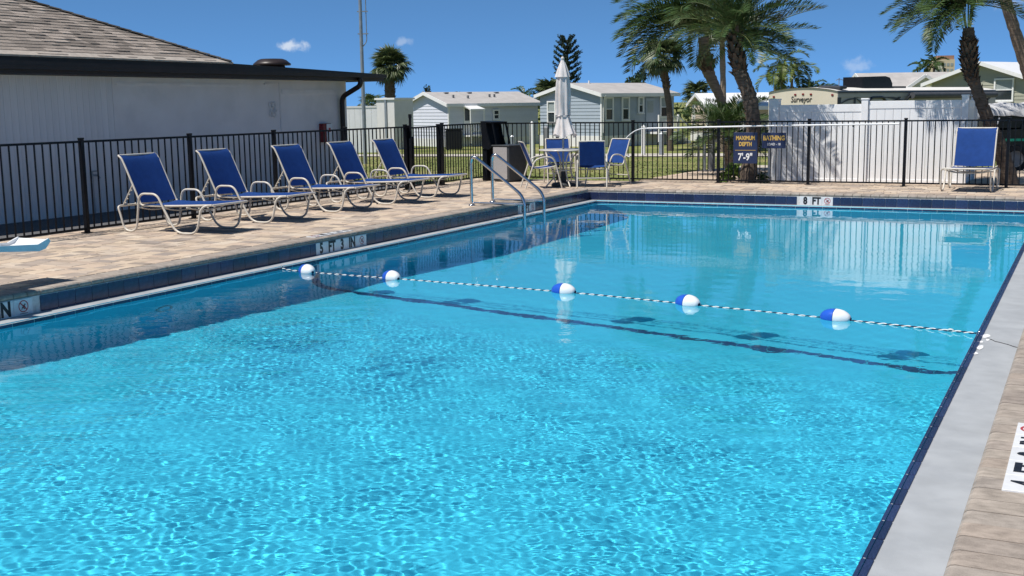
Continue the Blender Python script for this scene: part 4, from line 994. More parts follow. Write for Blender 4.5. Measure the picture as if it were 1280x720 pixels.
    for x, s in ((.9, .30), (1.75, .42), (3.3, .22), (3.62, .22)): MB().box(N+lu*x+gu*(1.2-s)+Z*(1.76+.56*(1.2-s)/2.0+.10), (.09, .09, .14), R=R).build('roof_pipe', MAT['grey_panel'], roof)
    for x in (1.0, 2.5, 4.3): MB().box(N+lu*x+gu*1.72+Z*(1.76+.56*1.72/2.0+.06), (.24, .16, .05), R=R).build('roof_vent', MAT['grey_panel'], roof)
    b = thing('waste_bin', 'black wheeled bin in front of the white mobile home porch', 'bin', (-19.05, 28.45, zt(28.45)), .5)
    MB().box((0, 0, .50), (.80, .55, .92), ch=.03).build('body', MAT['vehicle'], b); MB().box((0, 0, 1.0), (.86, .6, .07), ch=.02).build('lid', MAT['vehicle'], b)
    for y in (-.25, .25): MB().tube([(-.3, y-.03, .1), (-.3, y+.03, .1)], .10, 10).build('wheel', MAT['tyre'], b)
    # beige house behind the palms
    t, N, lu, gu, nl, ng, roof = house('mobile_home', 'beige house with white metal roof half hidden by the palm fronds', (-10.0, 40.2), (4.3, 3.2), (-1.55, 2.05), -.5, .5, 1.55, 2.05, 'beige_siding', 'roof_white', .2, True, True)
    window(t, N+gu*1.95+ng*.02+Z*.85, gu, ng, .34, 1.3); window(t, N+lu*1.2+nl*.02+Z*.95, lu, nl, .8, .8)
    wm = thing('window_unit', 'grey box air conditioner beside the beige house skirting', 'air conditioner', (-9.2, 39.6, zt(40)), .6)
    MB().box((0, 0, .35), (.7, .6, .7), ch=.03).build('case', MAT['grey_panel'], wm); MB().lathe([(.24, .701), (.24, .72), (.02, .725)], 16).build('fan_grille', MAT['black'], wm)
    # carport
    t, N, lu, gu, nl, ng, roof = house('carport', 'brown-grey garage with bright white roof just past the palm trunk', (-5.2, 29.9), (3.4, 1.7), (-.7, 1.4), -.45, .2, 1.52, 1.95, 'beige_siding', 'roof_white', .25, True, False)
    # olive house
    t, N, lu, gu, nl, ng, roof = house('mobile_home', 'olive green house with broad white trimmed gable behind the motorhome', (6.3, 36.6), (2.4, 4.9), (-4.75, 2.33), -.5, .5, 2.42, 3.24, 'green_siding', 'roof_white', .35, True, True, .4)
    w_ = window(t, N+gu*1.55+ng*.02+Z*1.98, gu, ng, .95, 1.02, 1)
    # grey roofed house with two pale yellow gables
    t, N, lu, gu, nl, ng, roof = house('mobile_home', 'pale yellow house with long grey roof and small front gable', (-2.2, 45.0), (4.9, 2.45), (-2.2, 4.4), -.5, .5, 2.15, 3.05, 'cream_siding', 'roof_grey', .35, True, True, .3)
    m = MB(); c = N+lu*2.6+nl*.55
    m.add([c-lu*1.05+Z*2.06, c+lu*1.05+Z*2.06, c+Z*2.80, c-lu*1.05+gu*2.2+Z*2.06, c+lu*1.05+gu*2.2+Z*2.06, c+gu*2.2+Z*2.80], [(0, 1, 2), (0, 2, 5, 3), (1, 4, 5, 2)], m=1); m.mi[0] = 0
    m.build('dormer', [MAT['cream_siding'], MAT['roof_grey']], roof)
    for s in (-1, 1):
        f = MB(); a0, b0 = c+nl*.06+Z*2.86, c+nl*.06+lu*s*1.22+Z*2.02; f.bar(a0, b0, .10, .16); f.build('fascia', MAT['trim'], roof)
    # shed group at the left
    s = thing('storage_shed', 'tall pale storage shed with flat roof behind the last loungers', 'shed', (-22.3, 28.3, -.5), .0)
    B_ = Vector((-1.11, .11, 0)); A_ = Vector((.16, 1.51, 0)); u = A_.normalized(); v = B_.normalized(); P0 = Vector((0, 0, 0))
    m = MB(); m.add([P0, P0+A_, P0+A_+B_, P0+B_]+[p+Z*2.46 for p in (P0, P0+A_, P0+A_+B_, P0+B_)], [(0, 1, 5, 4), (1, 2, 6, 5), (2, 3, 7, 6), (3, 0, 4, 7), (4, 5, 6, 7)]); m.build('wall', MAT['shed'], s)
    m = MB(); q = [P0-u*.07-v*.07, P0+A_+u*.07-v*.07, P0+A_+B_+u*.07+v*.07, P0+B_-u*.07+v*.07]; m.add([p+Z*2.461 for p in q]+[p+Z*2.55 for p in q], [(0, 1, 5, 4), (1, 2, 6, 5), (2, 3, 7, 6), (3, 0, 4, 7), (4, 5, 6, 7), (3, 2, 1, 0)]); m.build('roof', MAT['trim'], s)
    RR = Matrix((v, -u, Z)).transposed(); MB().box(P0+v*.52-u*.03+Z*1.23, (.12, .05, 2.44), R=RR).build('corner_strip', MAT['steel'], s)
    MB().box(P0+u*.8-v*.03+Z*.9, (.05, .06, .5), R=RR).build('handle', MAT['black'], s)
    f = thing('vinyl_screen', 'low grey-white screen fence between clubhouse corner and storage shed', 'screen', (-21.45, 25.42, -.5), .4636)
    for i in range(8): MB().box((-.13-i*.26, 0, 1.05), (.25, .05, 2.1)).build('panel_board', MAT['vinyl'], f)
    MB().box((-1.05, 0, 2.13), (2.1, .09, .08)).build('cap_rail', MAT['trim'], f)
    wr = thing('shed_roof', 'low white gabled hut roof between the antenna pole and shed', 'hut', (-26.1, 33.4, -.5), .4636)
    MB().box((0, 0, 1.1), (.9, 1.2, 2.2)).build('wall', MAT['trim'], wr); MB().prism([(-.55, 2.2), (.55, 2.2), (0, 2.62)], 1, -.7, .7).build('roof', MAT['roof_white'], wr)
    # tower far away
    tw = thing('apartment_tower', 'distant cream apartment tower with reddish roof above the houses', 'tower', (-42.5, 428, -2), .35)
    MB().box((0, 0, 8.6), (7.0, 8, 17.2)).build('wall', MAT['tower'], tw); MB().box((.6, 0, 17.9), (5.6, 6.4, 1.4)).build('roof', MAT['tower_roof'], tw); MB().box((-3.6, -1, 7.4), (2.6, 5, 14.8)).build('wall', MAT['tower'], tw)
    wmesh = MB().box((0, 0, 0), (.9, .12, 1.0)).mesh('window', MAT['shade'])
    for i in range(5):
        for j in range(7): link('window', wmesh, tw, (-2.7+1.3*i, -4.03, 3.4+2.0*j))
    # antenna pole
    a = thing('antenna_pole', 'thin grey antenna mast rising above the dark roof edge', 'mast', (-12.48, 10.9, zt(10.9)))
    MB().tube([(0, 0, 0), (0, 0, 4.2), (0, 0, 6.6)], [.064, .055, .05], 10).build('pole', MAT['steel'], a)
    MB().tube(fillet([(.03, .03, 3.75), (.16, .07, 3.9), (.16, .07, 6.6)], .1, 4), .016, 7).build('feed_pipe', MAT['steel'], a)
    for z in (4.15, 4.85): MB().box((.06, .02, z), (.34, .05, .035), rz=.4).build('bracket', MAT['steel'], a)

def white_wall():
    t = thing('vinyl_fence', 'white vinyl privacy fence with palm shadows behind the right fence', 'fence', (0, 3.0, 0))
    zb, H = -.08, 1.555
    pk = MB().box((0, 0, 0), (1, .03, 1), ch=.012).mesh('plank', MAT['vinyl'])
    def post(x, y=0, h=1.62, w_=.13): MB().box((x, y, (zb+h)/2), (w_, w_, h-zb), ch=.005).box((x, y, h+.008), (w_+.02, w_+.02, .03), ch=.006).build('post', MAT['vinyl'], t)
    def run(a, b, h, ax='x', off=0):
        n = round((b-a)/.16); p = (b-a)/n
        for i in range(n):
            c = a+(i+.5)*p
            if ax == 'x': link('plank', pk, t, (c, off, (zb+h)/2), None, (p-.003, 1, h-zb-.06))
            else: link('plank', pk, t, (off, c, (zb+h)/2), (0, 0, PI/2), (p-.003, 1, h-zb-.06))
        for z, hh in ((h-.075, .15), (zb+.09, .13)):
            (MB().box(((a+b)/2, off, z), (b-a, .05, hh), ch=.004) if ax == 'x' else MB().box((off, (a+b)/2, z), (.05, b-a, hh), ch=.004)).build('rail', MAT['vinyl'], t)
    for x, h, w_ in ((2.86, 1.66, .20), (4.66, 1.645, .13), (6.52, 1.69, .13)): post(x, 0, h, w_)
    run(2.96, 4.59, H, 'x'); run(4.73, 6.45, H+.055, 'x')
    run(.07, 1.75, H+.05, 'y', 6.52); run(.1, 1.7, H-.03, 'y', 2.86); post(6.52, 1.82, 1.68)

def motorhome():
    N = Vector((1.22, 17.78, 0)); S = Vector((4.0, 10.2, 0)); F = Vector((-2.47, .91, 0)); z0, z1 = -.1, 1.92
    t = thing('travel_trailer', 'beige travel trailer with Surveyor lettering parked behind the white vinyl fence', 'trailer', (0, 0, 0)); Z = Vector((0, 0, 1))
    su, fu = S.normalized(), F.normalized(); nS, nF = -fu, -su; fl = F.length
    nS = Vector((su.y, -su.x, 0)); nF = Vector((-fu.y, fu.x, 0)); nF = nF if nF.dot(Vector((0, -1, 0))) > 0 else -nF
    n = 12; arch = [(fl*i/n, z1+.13*math.sin(PI*(i/n))**.8 if 0 < i < n else z1) for i in range(n+1)]
    m = MB(); pts = [N+fu*x+Z*z for x, z in arch]; k = len(pts)
    m.add([N+Z*z0]+pts+[N+F+Z*z0], [tuple(range(k+2))]); m.build('front_cap', MAT['rv'], t)
    m = MB(); q = [N+Z*z0]+pts+[N+F+Z*z0]; m.add([p for p in q]+[p+S for p in q], [(i, (i+1) % (k+2), k+2+(i+1) % (k+2), k+2+i) for i in range(k+2)]+[tuple(range(k+2, 2*k+4))]); m.build('body', MAT['rv_grey'], t)
    m = MB(); m.add([p+Z*.012+(-su*.05) for p in pts]+[p+Z*.012+S for p in pts], [(i, i+1, k+i+1, k+i) for i in range(k-1)]); m.build('roof', MAT['rv_white'], t)
    R = Matrix((su, nS, Z)).transposed(); L = S.length
    MB().box(N+S/2+nS*.03+Z*1.88, (L, .06, .035), R=R).build('roof_edge', MAT['rv_dark'], t)
    MB().box(N+S/2+nS*.012+Z*1.78, (L, .02, .12), R=R).build('side_band', MAT['rv_grey'], t)
    for x, wd in ((.10, .18), (1.02, .10)): MB().box(N+su*x+nS*.016+Z*1.3, (wd, .014, .82), R=R).build('corner_stripe', MAT['rv_dark'], t)
    def swoosh(P_, wd):
        P_ = fillet([N+su*a+nS*.018+Z*(b+.17) for a, b in P_], .5, 5); q = MB()
        vs = []
        for i, p in enumerate(P_):
            d = (P_[min(i+1, len(P_)-1)]-P_[max(0, i-1)]).normalized(); u = d.cross(nS); h = wd*(.35+.65*math.sin(PI*min(1, (i+1)/(len(P_)+1)))); vs += [p+u*h/2, p-u*h/2]
        q.add(vs, [(2*i, 2*i+1, 2*i+3, 2*i+2) for i in range(len(P_)-1)]); q.build('graphic', MAT['rv_dark'], t)
    swoosh([(1.1, 1.55), (2.3, 1.62), (3.6, 1.50), (4.8, 1.2)], .09); swoosh([(1.1, 1.5), (1.6, 1.3), (1.9, 1.15)], .07); swoosh([(3.9, 1.55), (3.3, 1.3), (2.9, 1.15)], .15); swoosh([(3.2, 1.36), (4.0, 1.3), (4.8, 1.18)], .1); swoosh([(.2, 1.35), (.6, 1.48), (1.0, 1.5)], .06)
    wn_ = fillet([N+su*a+nS*.02+Z*(b+.2) for a, b in ((1.75, 1.12), (1.95, 1.50), (2.85, 1.50), (3.05, 1.12))], .25, 4)
    MB().tube(wn_, .045, 6).build('window', MAT['rv_dark'], t)
    aw = MB().tube([N+su*4.4+nS*.16+Z*1.75, N+su*10.6+nS*.16+Z*1.75], .115, 10); aw.build('awning_roll', MAT['awn'], t)
    for x in (4.45, 10.5): MB().bar(N+su*x+nS*.10+Z*1.76, N+su*(x-.9)+nS*.06+Z*1.3, .06, .06).build('awning_arm', MAT['rv_dark'], t)
    a = MB(); c = N+su*3.3+fu*.9
    a.prism([(-.95, 1.93), (-.95, 2.40), (.50, 2.43), (.80, 2.38), (.97, 2.18), (.97, 1.93)], 1, -.38, .38)
    o = a.build('roof_air_conditioner', MAT['black'], t); o.location = c; o.rotation_euler = (0, 0, math.atan2(su.y, su.x))
    a = MB(); a.box((0, 0, 0), (.42, .85, .10), ch=.03); o = a.build('solar_panel', MAT['rv_dark'], t); o.location = N+su*.42+fu*.45+Z*2.05; o.rotation_euler = (.05, -.05, math.atan2(su.y, su.x))
    for x in (3.6, 4.8): MB().box(N+su*x+fu*.8+Z*2.05, (.9, .5, .07), R=R).build('roof_hatch', MAT['rv_dark'], t)
    MB().tube([N+su*2.3+fu*1.4+Z*2.0, N+su*2.3+fu*1.4+Z*2.38], .014, 6).tube([N+su*2.1+fu*1.4+Z*2.30, N+su*2.3+fu*1.4+Z*2.35, N+su*2.6+fu*1.4+Z*2.30], .012, 5).build('aerial', MAT['steel'], t)
    lm = MB().box((0, 0, 0), (.085, .03, .06), ch=.012).mesh('marker_light', MAT['red']); rz = math.atan2(fu.y, fu.x)
    for x, z in ((.18, 1.80), (.98, 1.83), (1.28, 1.84), (1.58, 1.83), (2.42, 1.77)): link('marker_light', lm, t, N+fu*x+nF*.015+Z*z, (0, 0, rz))
    me = text_mesh('Surveyor', .28, MAT['ink'], .78, .002); me.transform(Matrix(((1, 0, .12, 0), (0, 1, 0, 0), (0, 0, 1, 0), (0, 0, 0, 1))))
    link('lettering', me, t, N+fu*1.34+nF*.012+Z*1.665, (0, 0, rz+PI))

def black_vehicle():
    t = thing('utility_vehicle', 'black covered utility vehicle with a green stripe behind the right lounger', 'vehicle', (6.30, 9.6, zt(10)), .42)
    prof = [(0, .35), (.0, .95), (.10, 1.02), (.9, 1.06), (2.9, 1.06), (3.4, .92), (3.45, .35)]
    MB().prism(prof, 1, 0, 1.45).build('body', MAT['vehicle'], t)
    MB().box((1.7, -.012, .80), (3.3, .024, .06)).build('stripe', MAT['green'], t)
    for x in (.05, .95, 2.3): MB().tube([(x, .03, 1.0), (x+.12, .05, 1.46)], .035, 7).build('pillar', MAT['vehicle'], t)
    MB().box((1.3, .72, 1.24), (2.4, 1.3, .40), ch=.05).build('seats', MAT['vehicle'], t)
    tp = MB(); k = 14; vs = []
    for i in range(k+1):
        x = -.18+3.0*i/k
        for y, z in ((-.06, 1.38), (-.05, 1.50), (.25, 1.66), (.75, 1.70), (1.3, 1.62), (1.5, 1.4)): vs.append((x, y+random.uniform(-.02, .02), z+random.uniform(-.02, .02)-.02*(i % 3 == 0)+(.0 if i else -.05)))
    tp.add(vs, [(i*6+j, i*6+j+1, (i+1)*6+j+1, (i+1)*6+j) for i in range(k) for j in range(5)]+[(0, 1, 2, 3, 4, 5)], True); tp.build('cover', MAT['tarp'], t)
    for x in (.80, 2.75):
        w_ = MB().lathe([(.20, -.11), (.31, -.11), (.34, -.07), (.34, .07), (.31, .11), (.20, .11)], 24, R=Matrix.Rotation(PI/2, 3, 'X')).build('wheel', MAT['tyre'], t); w_.location = (x, .03, .34)
        o = MB().lathe([(.001, .09), (.07, .10), (.19, .07), (.205, .10)], 20, R=Matrix.Rotation(PI/2, 3, 'X')).build('rim', MAT['rim'], w_)
    MB().tube([(.2, -.03, 1.0), (.32, -.08, 1.18), (.36, -.10, 1.34)], .022, 6).build('mirror_stalk', MAT['whiteplastic'], t)

def small_posts():
    def post(label, x, y, h, w_, mat, cap=True, cat='post', name='utility_post'):
        t = thing(name, label, cat, (x, y, zt(y)))
        MB().box((0, 0, h/2), (w_, w_, h), ch=.006).build('shaft', MAT[mat], t)
        MB().lathe([(w_*.72, h-.02), (w_*.72, h+.02), (.001, h+.10)], 4, R=Matrix.Rotation(PI/4, 3, 'Z'), smooth=False).build('cap', MAT[mat], t)
    post('white capped post on the lawn left of the sabal palm trunk', -7.7, 24.0, 1.15, .13, 'trim'); post('grey service pedestal just right of the white lawn post', -7.0, 24.2, .85, .16, 'steel')
    post('white post between the two navy pool signs on the grass', -2.9, 21.5, 1.25, .14, 'trim'); post('pale post right of the dark bin cabinet on the lawn', -8.7, 15.6, 1.30, .13, 'trim')
    post('dark grey service pedestal close to the pale lawn post', -8.25, 15.8, 1.15, .15, 'grey_panel'); post('short grey bollard behind the black bin hood', -9.35, 15.4, .85, .12, 'steel')
    post('white pointed bollard left of the maximum depth sign', .62, 7.3, .82, .11, 'trim', cat='bollard', name='bollard')
    p = thing('water_standpipe', 'pair of grey standpipes with valves behind the fence post', 'standpipe', (.15, 6.8, zt(6.8)))
    for x, h in ((-.10, .95), (.06, 1.05)): MB().tube([(x, 0, 0), (x, 0, h)], .032, 8).lathe([(.05, h-.15), (.05, h-.05)], 8, base=(x, 0, 0)).build('pipe', MAT['steel'], p)
    MB().tube([(-.10, 0, .72), (.06, 0, .86)], .026, 7).build('cross_pipe', MAT['steel'], p); MB().box((.2, .1, .45), (.14, .14, .9)).build('meter_box', MAT['grey_panel'], p)
    s = thing('sale_sign', 'small white notice board on a stake beside the blue house', 'notice', (-12.6, 27.0, zt(27)), -.3)
    MB().box((0, 0, .55), (.04, .04, 1.1)).build('stake', MAT['steel'], s); MB().box((.15, -.03, .98), (.42, .03, .42)).build('board', MAT['trim'], s)

# ------------------------------------------------------------------ THINGS: palms and trees
def pinnate(L, n, ll, droop, width=.022, mat='frond', seed=0, vee=.5, sweep=.75):
    """feather frond growing from the origin along +x, arching toward -z"""
    rd = random.Random(seed); mb = MB(); k = 14; P = []
    ang = 0.; p = Vector((0, 0, 0)); P.append(p.copy())
    for i in range(k):
        ang -= droop/k*(.5+1.1*i/k); p = p+Vector((math.cos(ang), 0, math.sin(ang)))*L/k; P.append(p.copy())
    mb.tube(P, [.022*(1-.85*i/k)*max(.6, L/2) for i in range(k+1)], 5, m=1)
    for i in range(n):
        t = .10+.90*(i+rd.uniform(-.3, .3))/n; t = min(.995, max(.06, t)); f = t*k; a = int(min(k-1, f)); q = P[a].lerp(P[a+1], f-a); d = (P[a+1]-P[a]).normalized(); up = Vector((-d.z, 0, d.x))
        for s in (-1, 1):
            l_ = ll*(.45+.9*math.sin(PI*min(1, t*.92+.06)))*rd.uniform(.8, 1.1)
            v = (Vector((0, s, 0))*math.cos(vee)+up*math.sin(vee)*rd.uniform(.3, 1.2)+d*sweep*rd.uniform(.8, 1.25)).normalized()
            m_ = q+v*l_*.55; e = q+v*l_+Vector((0, 0, -.13*l_*rd.uniform(.2, 1.5))); wv = d.cross(v).normalized().cross(v).normalized()*width*rd.uniform(.8, 1.2)
            o = len(mb.v); mb.v += [tuple(q), tuple(m_+wv), tuple(e), tuple(m_-wv)]; mb.f += [(o, o+1, o+3), (o+1, o+2, o+3)]; mb.sm += [False]*2; mb.mi += [0]*2
    return mb.mesh('frond', [MAT[mat], MAT['rachis']])
def fanleaf(R, pet, mat='fan', seed=0):
    rd = random.Random(seed); mb = MB(); mb.tube([(0, 0, 0), (pet*.6, 0, .02), (pet, 0, -.02)], [.018, .014, .012], 4, m=1); n = 26
    for i in range(n):
        a = -1.9+3.8*i/(n-1); l_ = R*(.72+.28*math.cos(a*.6))*rd.uniform(.85, 1.08); d = Vector((math.cos(a), math.sin(a), 0))
        b = Vector((pet, 0, -.02)); c = b+d*l_*.55+Vector((0, 0, rd.uniform(-.02, .05)*R)); e = b+d*l_+Vector((0, 0, -l_*rd.uniform(.16, .5))); wv = Vector((-d.y, d.x, rd.uniform(-.4, .4)))*R*.055
        o = len(mb.v); mb.v += [tuple(b), tuple(c+wv), tuple(e), tuple(c-wv)]; mb.f += [(o, o+1, o+3), (o+1, o+2, o+3)]; mb.sm += [False]*2; mb.mi += [0]*2
    return mb.mesh('frond', [MAT[mat], MAT['rachis']])
def trunk(parent, pts, radii, mat, n=12, rings=0):
    P = [Vector(p) for p in pts]; Q, R_ = [], []
    seg = 10
    for i in range(len(P)-1):
        for j in range(seg):
            u = j/seg; a = P[max(0, i-1)]; b = P[i]; c = P[i+1]; d = P[min(len(P)-1, i+2)]
            Q.append(.5*((2*b)+(-a+c)*u+(2*a-5*b+4*c-d)*u*u+(-a+3*b-3*c+d)*u**3)); R_.append((radii[i]*(1-u)+radii[i+1]*u)*random.uniform(.93, 1.07)*(1+(.05 if (i*seg+j) % 2 else -.03)))
    Q.append(P[-1]); R_.append(radii[-1])
    return MB().tube(Q, R_, n).build('trunk', MAT[mat], parent)
def boots(parent, path, r, n, size, mat='boot'):
    mb = MB(); P = [Vector(p) for p in path]
    for i in range(n):
        t = (i+random.random())/n; f = t*(len(P)-1); a = int(min(len(P)-2, f)); q = P[a].lerp(P[a+1], f-a); d = (P[a+1]-P[a]).normalized(); g = i*2.39996
        x = d.cross(Vector((0, 1, 0))).normalized(); y = d.cross(x); out = x*math.cos(g)+y*math.sin(g); sd = d.cross(out)
        rr = r if not callable(r) else r(t); b = q+out*rr*.8; e = b+out*size*random.uniform(.4, .9)+d*size*random.uniform(.5, 1.1); wd = size*.42
        mb.add([b-sd*wd-d*size*.4, b+sd*wd-d*size*.4, e+sd*wd*.35, e-sd*wd*.35, b+d*size*.35], [(0, 1, 2, 3), (0, 3, 4), (1, 4, 2), (2, 4, 3)])
    return tag(mb.build('frond_bases', MAT[mat], parent), kind='stuff')
def crown(parent, top, meshes, n, e0, e1, g0=0, scale=(.85, 1.1), bias=None, skip=None):
    for i in range(n):
        u = (i+.5)/n; el = e0+(e1-e0)*u+random.uniform(-.12, .12); az = g0+i*2.39996+random.uniform(-.2, .2)
        if skip and skip(az % (2*PI), el): continue
        s = random.uniform(*scale); m = meshes[i % len(meshes)]
        R = Matrix.Rotation(az, 3, 'Z') @ Matrix.Rotation(-el, 3, 'Y') @ Matrix.Rotation(random.uniform(-.3, .3), 3, 'X')
        if bias:
            ax = Vector((0, 0, 1)).cross(Vector(bias)); a = ax.length
            if a > 1e-4: R = Matrix.Rotation(a*max(0, math.sin(el+.6)), 3, ax.normalized()) @ R
        o = link('frond', m, parent, Vector(top)+R@Vector((.05, 0, 0)), None, (s, s, s)); o.rotation_mode = 'XYZ'; o.rotation_euler = R.to_euler()
def leafball(mb, c, r, n, size, squash=.8):
    for _ in range(n):
        d = Vector((random.gauss(0, 1), random.gauss(0, 1), random.gauss(0, 1))).normalized()*r*random.uniform(.35, 1.0)**.6; d.z *= squash; p = Vector(c)+d
        a = Vector((random.gauss(0, 1), random.gauss(0, 1), random.gauss(0, 1))).normalized(); b = a.cross(Vector((random.random(), 1, random.random()))).normalized(); s = size*random.uniform(.6, 1.3)
        mb.add([p-a*s, p+b*s*.45, p+a*s, p-b*s*.45], [(0, 1, 2, 3)])
def palms():
    T = lambda name, label, x, y: thing(name, label, 'palm tree', (0, 0, 0))
    # main date palm right behind the fence signs
    fm = [pinnate(1.55, 62, .32, .95, .011, 'frond', s) for s in (1, 2, 3)]; fm2 = [pinnate(1.6, 60, .34, .55, .011, 'frond', s) for s in (4, 5)]
    t = T('date_palm', 'thick dark date palm directly behind the maximum depth sign', 0, 0)
    tp = [(2.40, 2.62, -.1), (2.46, 2.66, .5), (2.50, 2.70, 1.1), (2.42, 2.68, 1.7), (2.24, 2.62, 2.2), (2.16, 2.58, 2.55)]
    trunk(t, tp, [.20, .15, .14, .15, .14, .12], 'dbark'); boots(t, tp[2:], .12, 90, .09); boots(t, tp[4:]+[(2.12, 2.56, 3.05)], .13, 50, .16)
    crown(t, (2.12, 2.56, 3.0), fm+fm2, 36, -.12, 1.3, .4, (.75, 1.1), bias=(-.08, .1, 0))
    for k, (az, el, s) in enumerate(((.40, .65, 1.15), (.25, .9, 1.2), (-.12, .15, .95), (.08, -.12, .85), (-.3, -.05, .8), (.0, .42, 1.0))):
        R = Matrix.Rotation(az, 3, 'Z') @ Matrix.Rotation(-el, 3, 'Y'); o = link('frond', fm2[k % 2], t, (2.2, 2.6, 2.75), R.to_euler(), (s, s, s))
    # second date palm, taller trunk left of the first
    big = [pinnate(2.3, 70, .50, 1.35, .016, 'frond', s) for s in (7, 8, 9)]
    t = T('date_palm', 'taller date palm leaning left with a bulge of dry frond bases below its crown', 0, 0)
    tp = [(.75, 7.45, -.2), (.62, 7.40, 1.0), (.42, 7.30, 1.75), (.17, 7.18, 2.35), (.08, 7.13, 2.75), (.05, 7.1, 3.2)]
    trunk(t, tp, [.13, .115, .11, .14, .15, .12], 'bark'); boots(t, tp[3:5], lambda u: .10+.10*math.sin(PI*u), 80, .13)
    crown(t, (.05, 7.1, 3.5), big, 30, .02, 1.25, 1.1, (.8, 1.05), bias=(-.35, -.1, 0))
    for az, el, s in ((PI+.35, .75, 1.0), (PI+.55, .55, 1.0), (PI+.1, .6, .95), (PI+.75, .5, .9), (PI+.45, .95, 1.05), (PI+.9, .75, 1.0), (PI+.3, .45, .9)):
        R = Matrix.Rotation(az, 3, 'Z') @ Matrix.Rotation(-el, 3, 'Y'); link('frond', big[int(s*10) % 3], t, (.03, 7.1, 3.3), R.to_euler(), (s, s, s))
    # low bushy palm between the trunks
    lo = [pinnate(1.5, 52, .36, 1.05, .014, 'frond', s) for s in (11, 12)]
    t = T('young_palm', 'low bushy young palm with fronds spreading between the two date palm trunks', 0, 0)
    trunk(t, [(1.30, 5.3, -.15), (1.28, 5.25, .35), (1.25, 5.2, .75)], [.13, .12, .10], 'bark'); boots(t, [(1.3, 5.3, 0), (1.25, 5.2, .8)], .10, 30, .10)
    crown(t, (1.25, 5.2, .85), lo, 34, -.15, 1.3, .3, (.65, .95))
    # sabal palm on the lawn
    fan = [fanleaf(.62, .50, 'fan', s) for s in (1, 2, 3)]
    t = T('sabal_palm', 'slender sabal palm with a fan leaf crown in front of the blue house', 0, 0)
    trunk(t, [(-8.16, 28.7, -.5), (-8.2, 28.7, 1.2), (-8.35, 28.65, 2.3), (-8.45, 28.6, 3.1)], [.16, .135, .14, .20], 'dbark'); boots(t, [(-8.3, 28.65, 2.2), (-8.5, 28.6, 3.3)], .16, 50, .14)
    crown(t, (-8.5, 28.58, 3.55), fan, 44, -.75, 1.3, 0, (.85, 1.2))
    # thin palm trunk between
    t = T('tall_palm', 'thin bare palm trunk rising between the two date palms', 0, 0)
    trunk(t, [(-5.55, 27.8, -.5), (-5.5, 27.8, 1.5), (-5.6, 27.8, 4.4)], [.15, .125, .12], 'bark'); crown(t, (-5.6, 27.8, 4.7), fan, 26, -.6, 1.2, 0, (1.0, 1.35))
    # coconut palms far behind
    co = [pinnate(1.5, 34, .34, 1.7, .030, 'frond_y', s) for s in (21, 22)]
    t = T('coconut_palm', 'small yellow-green coconut palm right of the big date palm', 0, 0)
    for dx, h in ((-.35, 2.9), (0, 3.5), (.5, 3.05)):
        x = -5.7+dx; trunk(t, [(x, 38.9, -.5), (x-.03, 38.9, 1.4), (x+.02, 38.9, h)], [.09, .075, .06], 'bark', 8); crown(t, (x+.02, 38.9, h+.1), co, 9, -.3, .9, dx*3, (.8, 1.05))
    ck = [pinnate(1.2, 28, .30, 1.5, .034, 'frond', s) for s in (25, 26)]
    t = T('palm_clump', 'round dark palm clump above the travel trailer front', 0, 0)
    for dx, dz in ((-.75, -.1), (-.2, .25), (.35, .1), (.85, -.2)):
        x = -4.2+dx; trunk(t, [(x, 39.7, -.5), (x, 39.7, 1.85+dz)], [.08, .07], 'bark', 7); crown(t, (x, 39.7, 1.95+dz), ck, 13, -.5, 1.2, dx*5, (.6, .85))
    # right date palm
    t = T('date_palm', 'leaning date palm with a wide shaggy bulge under its crown near the white wall end', 0, 0)
    tp = [(7.37, 3.3, -.1), (7.19, 3.2, .6), (6.93, 3.07, 1.22), (6.70, 2.96, 1.83), (6.57, 2.89, 2.2), (6.54, 2.88, 2.6), (6.52, 2.87, 2.95)]
    trunk(t, tp, [.19, .14, .115, .105, .11, .12, .10], 'dbark'); boots(t, tp[3:6]+[(6.53, 2.87, 2.75)], lambda u: .07+.09*math.sin(PI*u), 150, .10); boots(t, tp[:4], .12, 60, .06)
    crown(t, (6.46, 2.85, 3.38), fm+fm2, 42, -.1, 1.3, 0, (.75, 1.05), bias=(-.35, -.1, 0))
    for az, el, s in ((PI+.25, .35, 1.0), (PI+.5, .1, .95), (PI-.1, .15, .9), (PI+.7, -.25, .7), (PI+.1, .6, 1.05), (PI+1.0, -.35, .8), (PI+1.2, -.1, .9)):
        R = Matrix.Rotation(az, 3, 'Z') @ Matrix.Rotation(-el, 3, 'Y'); link('frond', fm[int(s*20) % 3], t, (6.46, 2.86, 3.35), R.to_euler(), (s, s, s))
    for k in range(6):
        a = random.uniform(.9, 2.0); MB().tube([(6.53, 2.87, 2.7), (6.48+.12*math.cos(k*2.4), 2.87+.08*math.sin(k), 3.45)], .014, 5).build('frond_stalk', MAT['rachis'], t)
    # bare leaning trunk at the right edge
    t = T('coconut_palm', 'ringed grey palm trunk leaning in from the right edge', 0, 0)
    trunk(t, [(8.1, 7.8, -.4), (7.75, 7.65, 1.0), (7.36, 7.43, 2.19), (7.05, 7.28, 3.1), (6.8, 7.15, 3.9), (6.7, 7.1, 4.6)], [.17, .14, .135, .125, .12, .11], 'bark', 14)
    crown(t, (6.68, 7.1, 4.9), big, 20, -.1, 1.2, 0, (.8, 1.0))
    # sabal behind the roof at the left
    fan2 = [fanleaf(.75, .62, 'fan', s) for s in (5, 6, 7)]
    t = T('sabal_palm', 'full round sabal palm behind the dark roof corner', 0, 0)
    trunk(t, [(-32.2, 43.5, -.5), (-32.2, 43.5, 1.6), (-32.2, 43.5, 3.7)], [.36, .33, .33], 'dbark'); boots(t, [(-32.2, 43.5, 1.0), (-32.2, 43.5, 3.5)], .33, 70, .2)
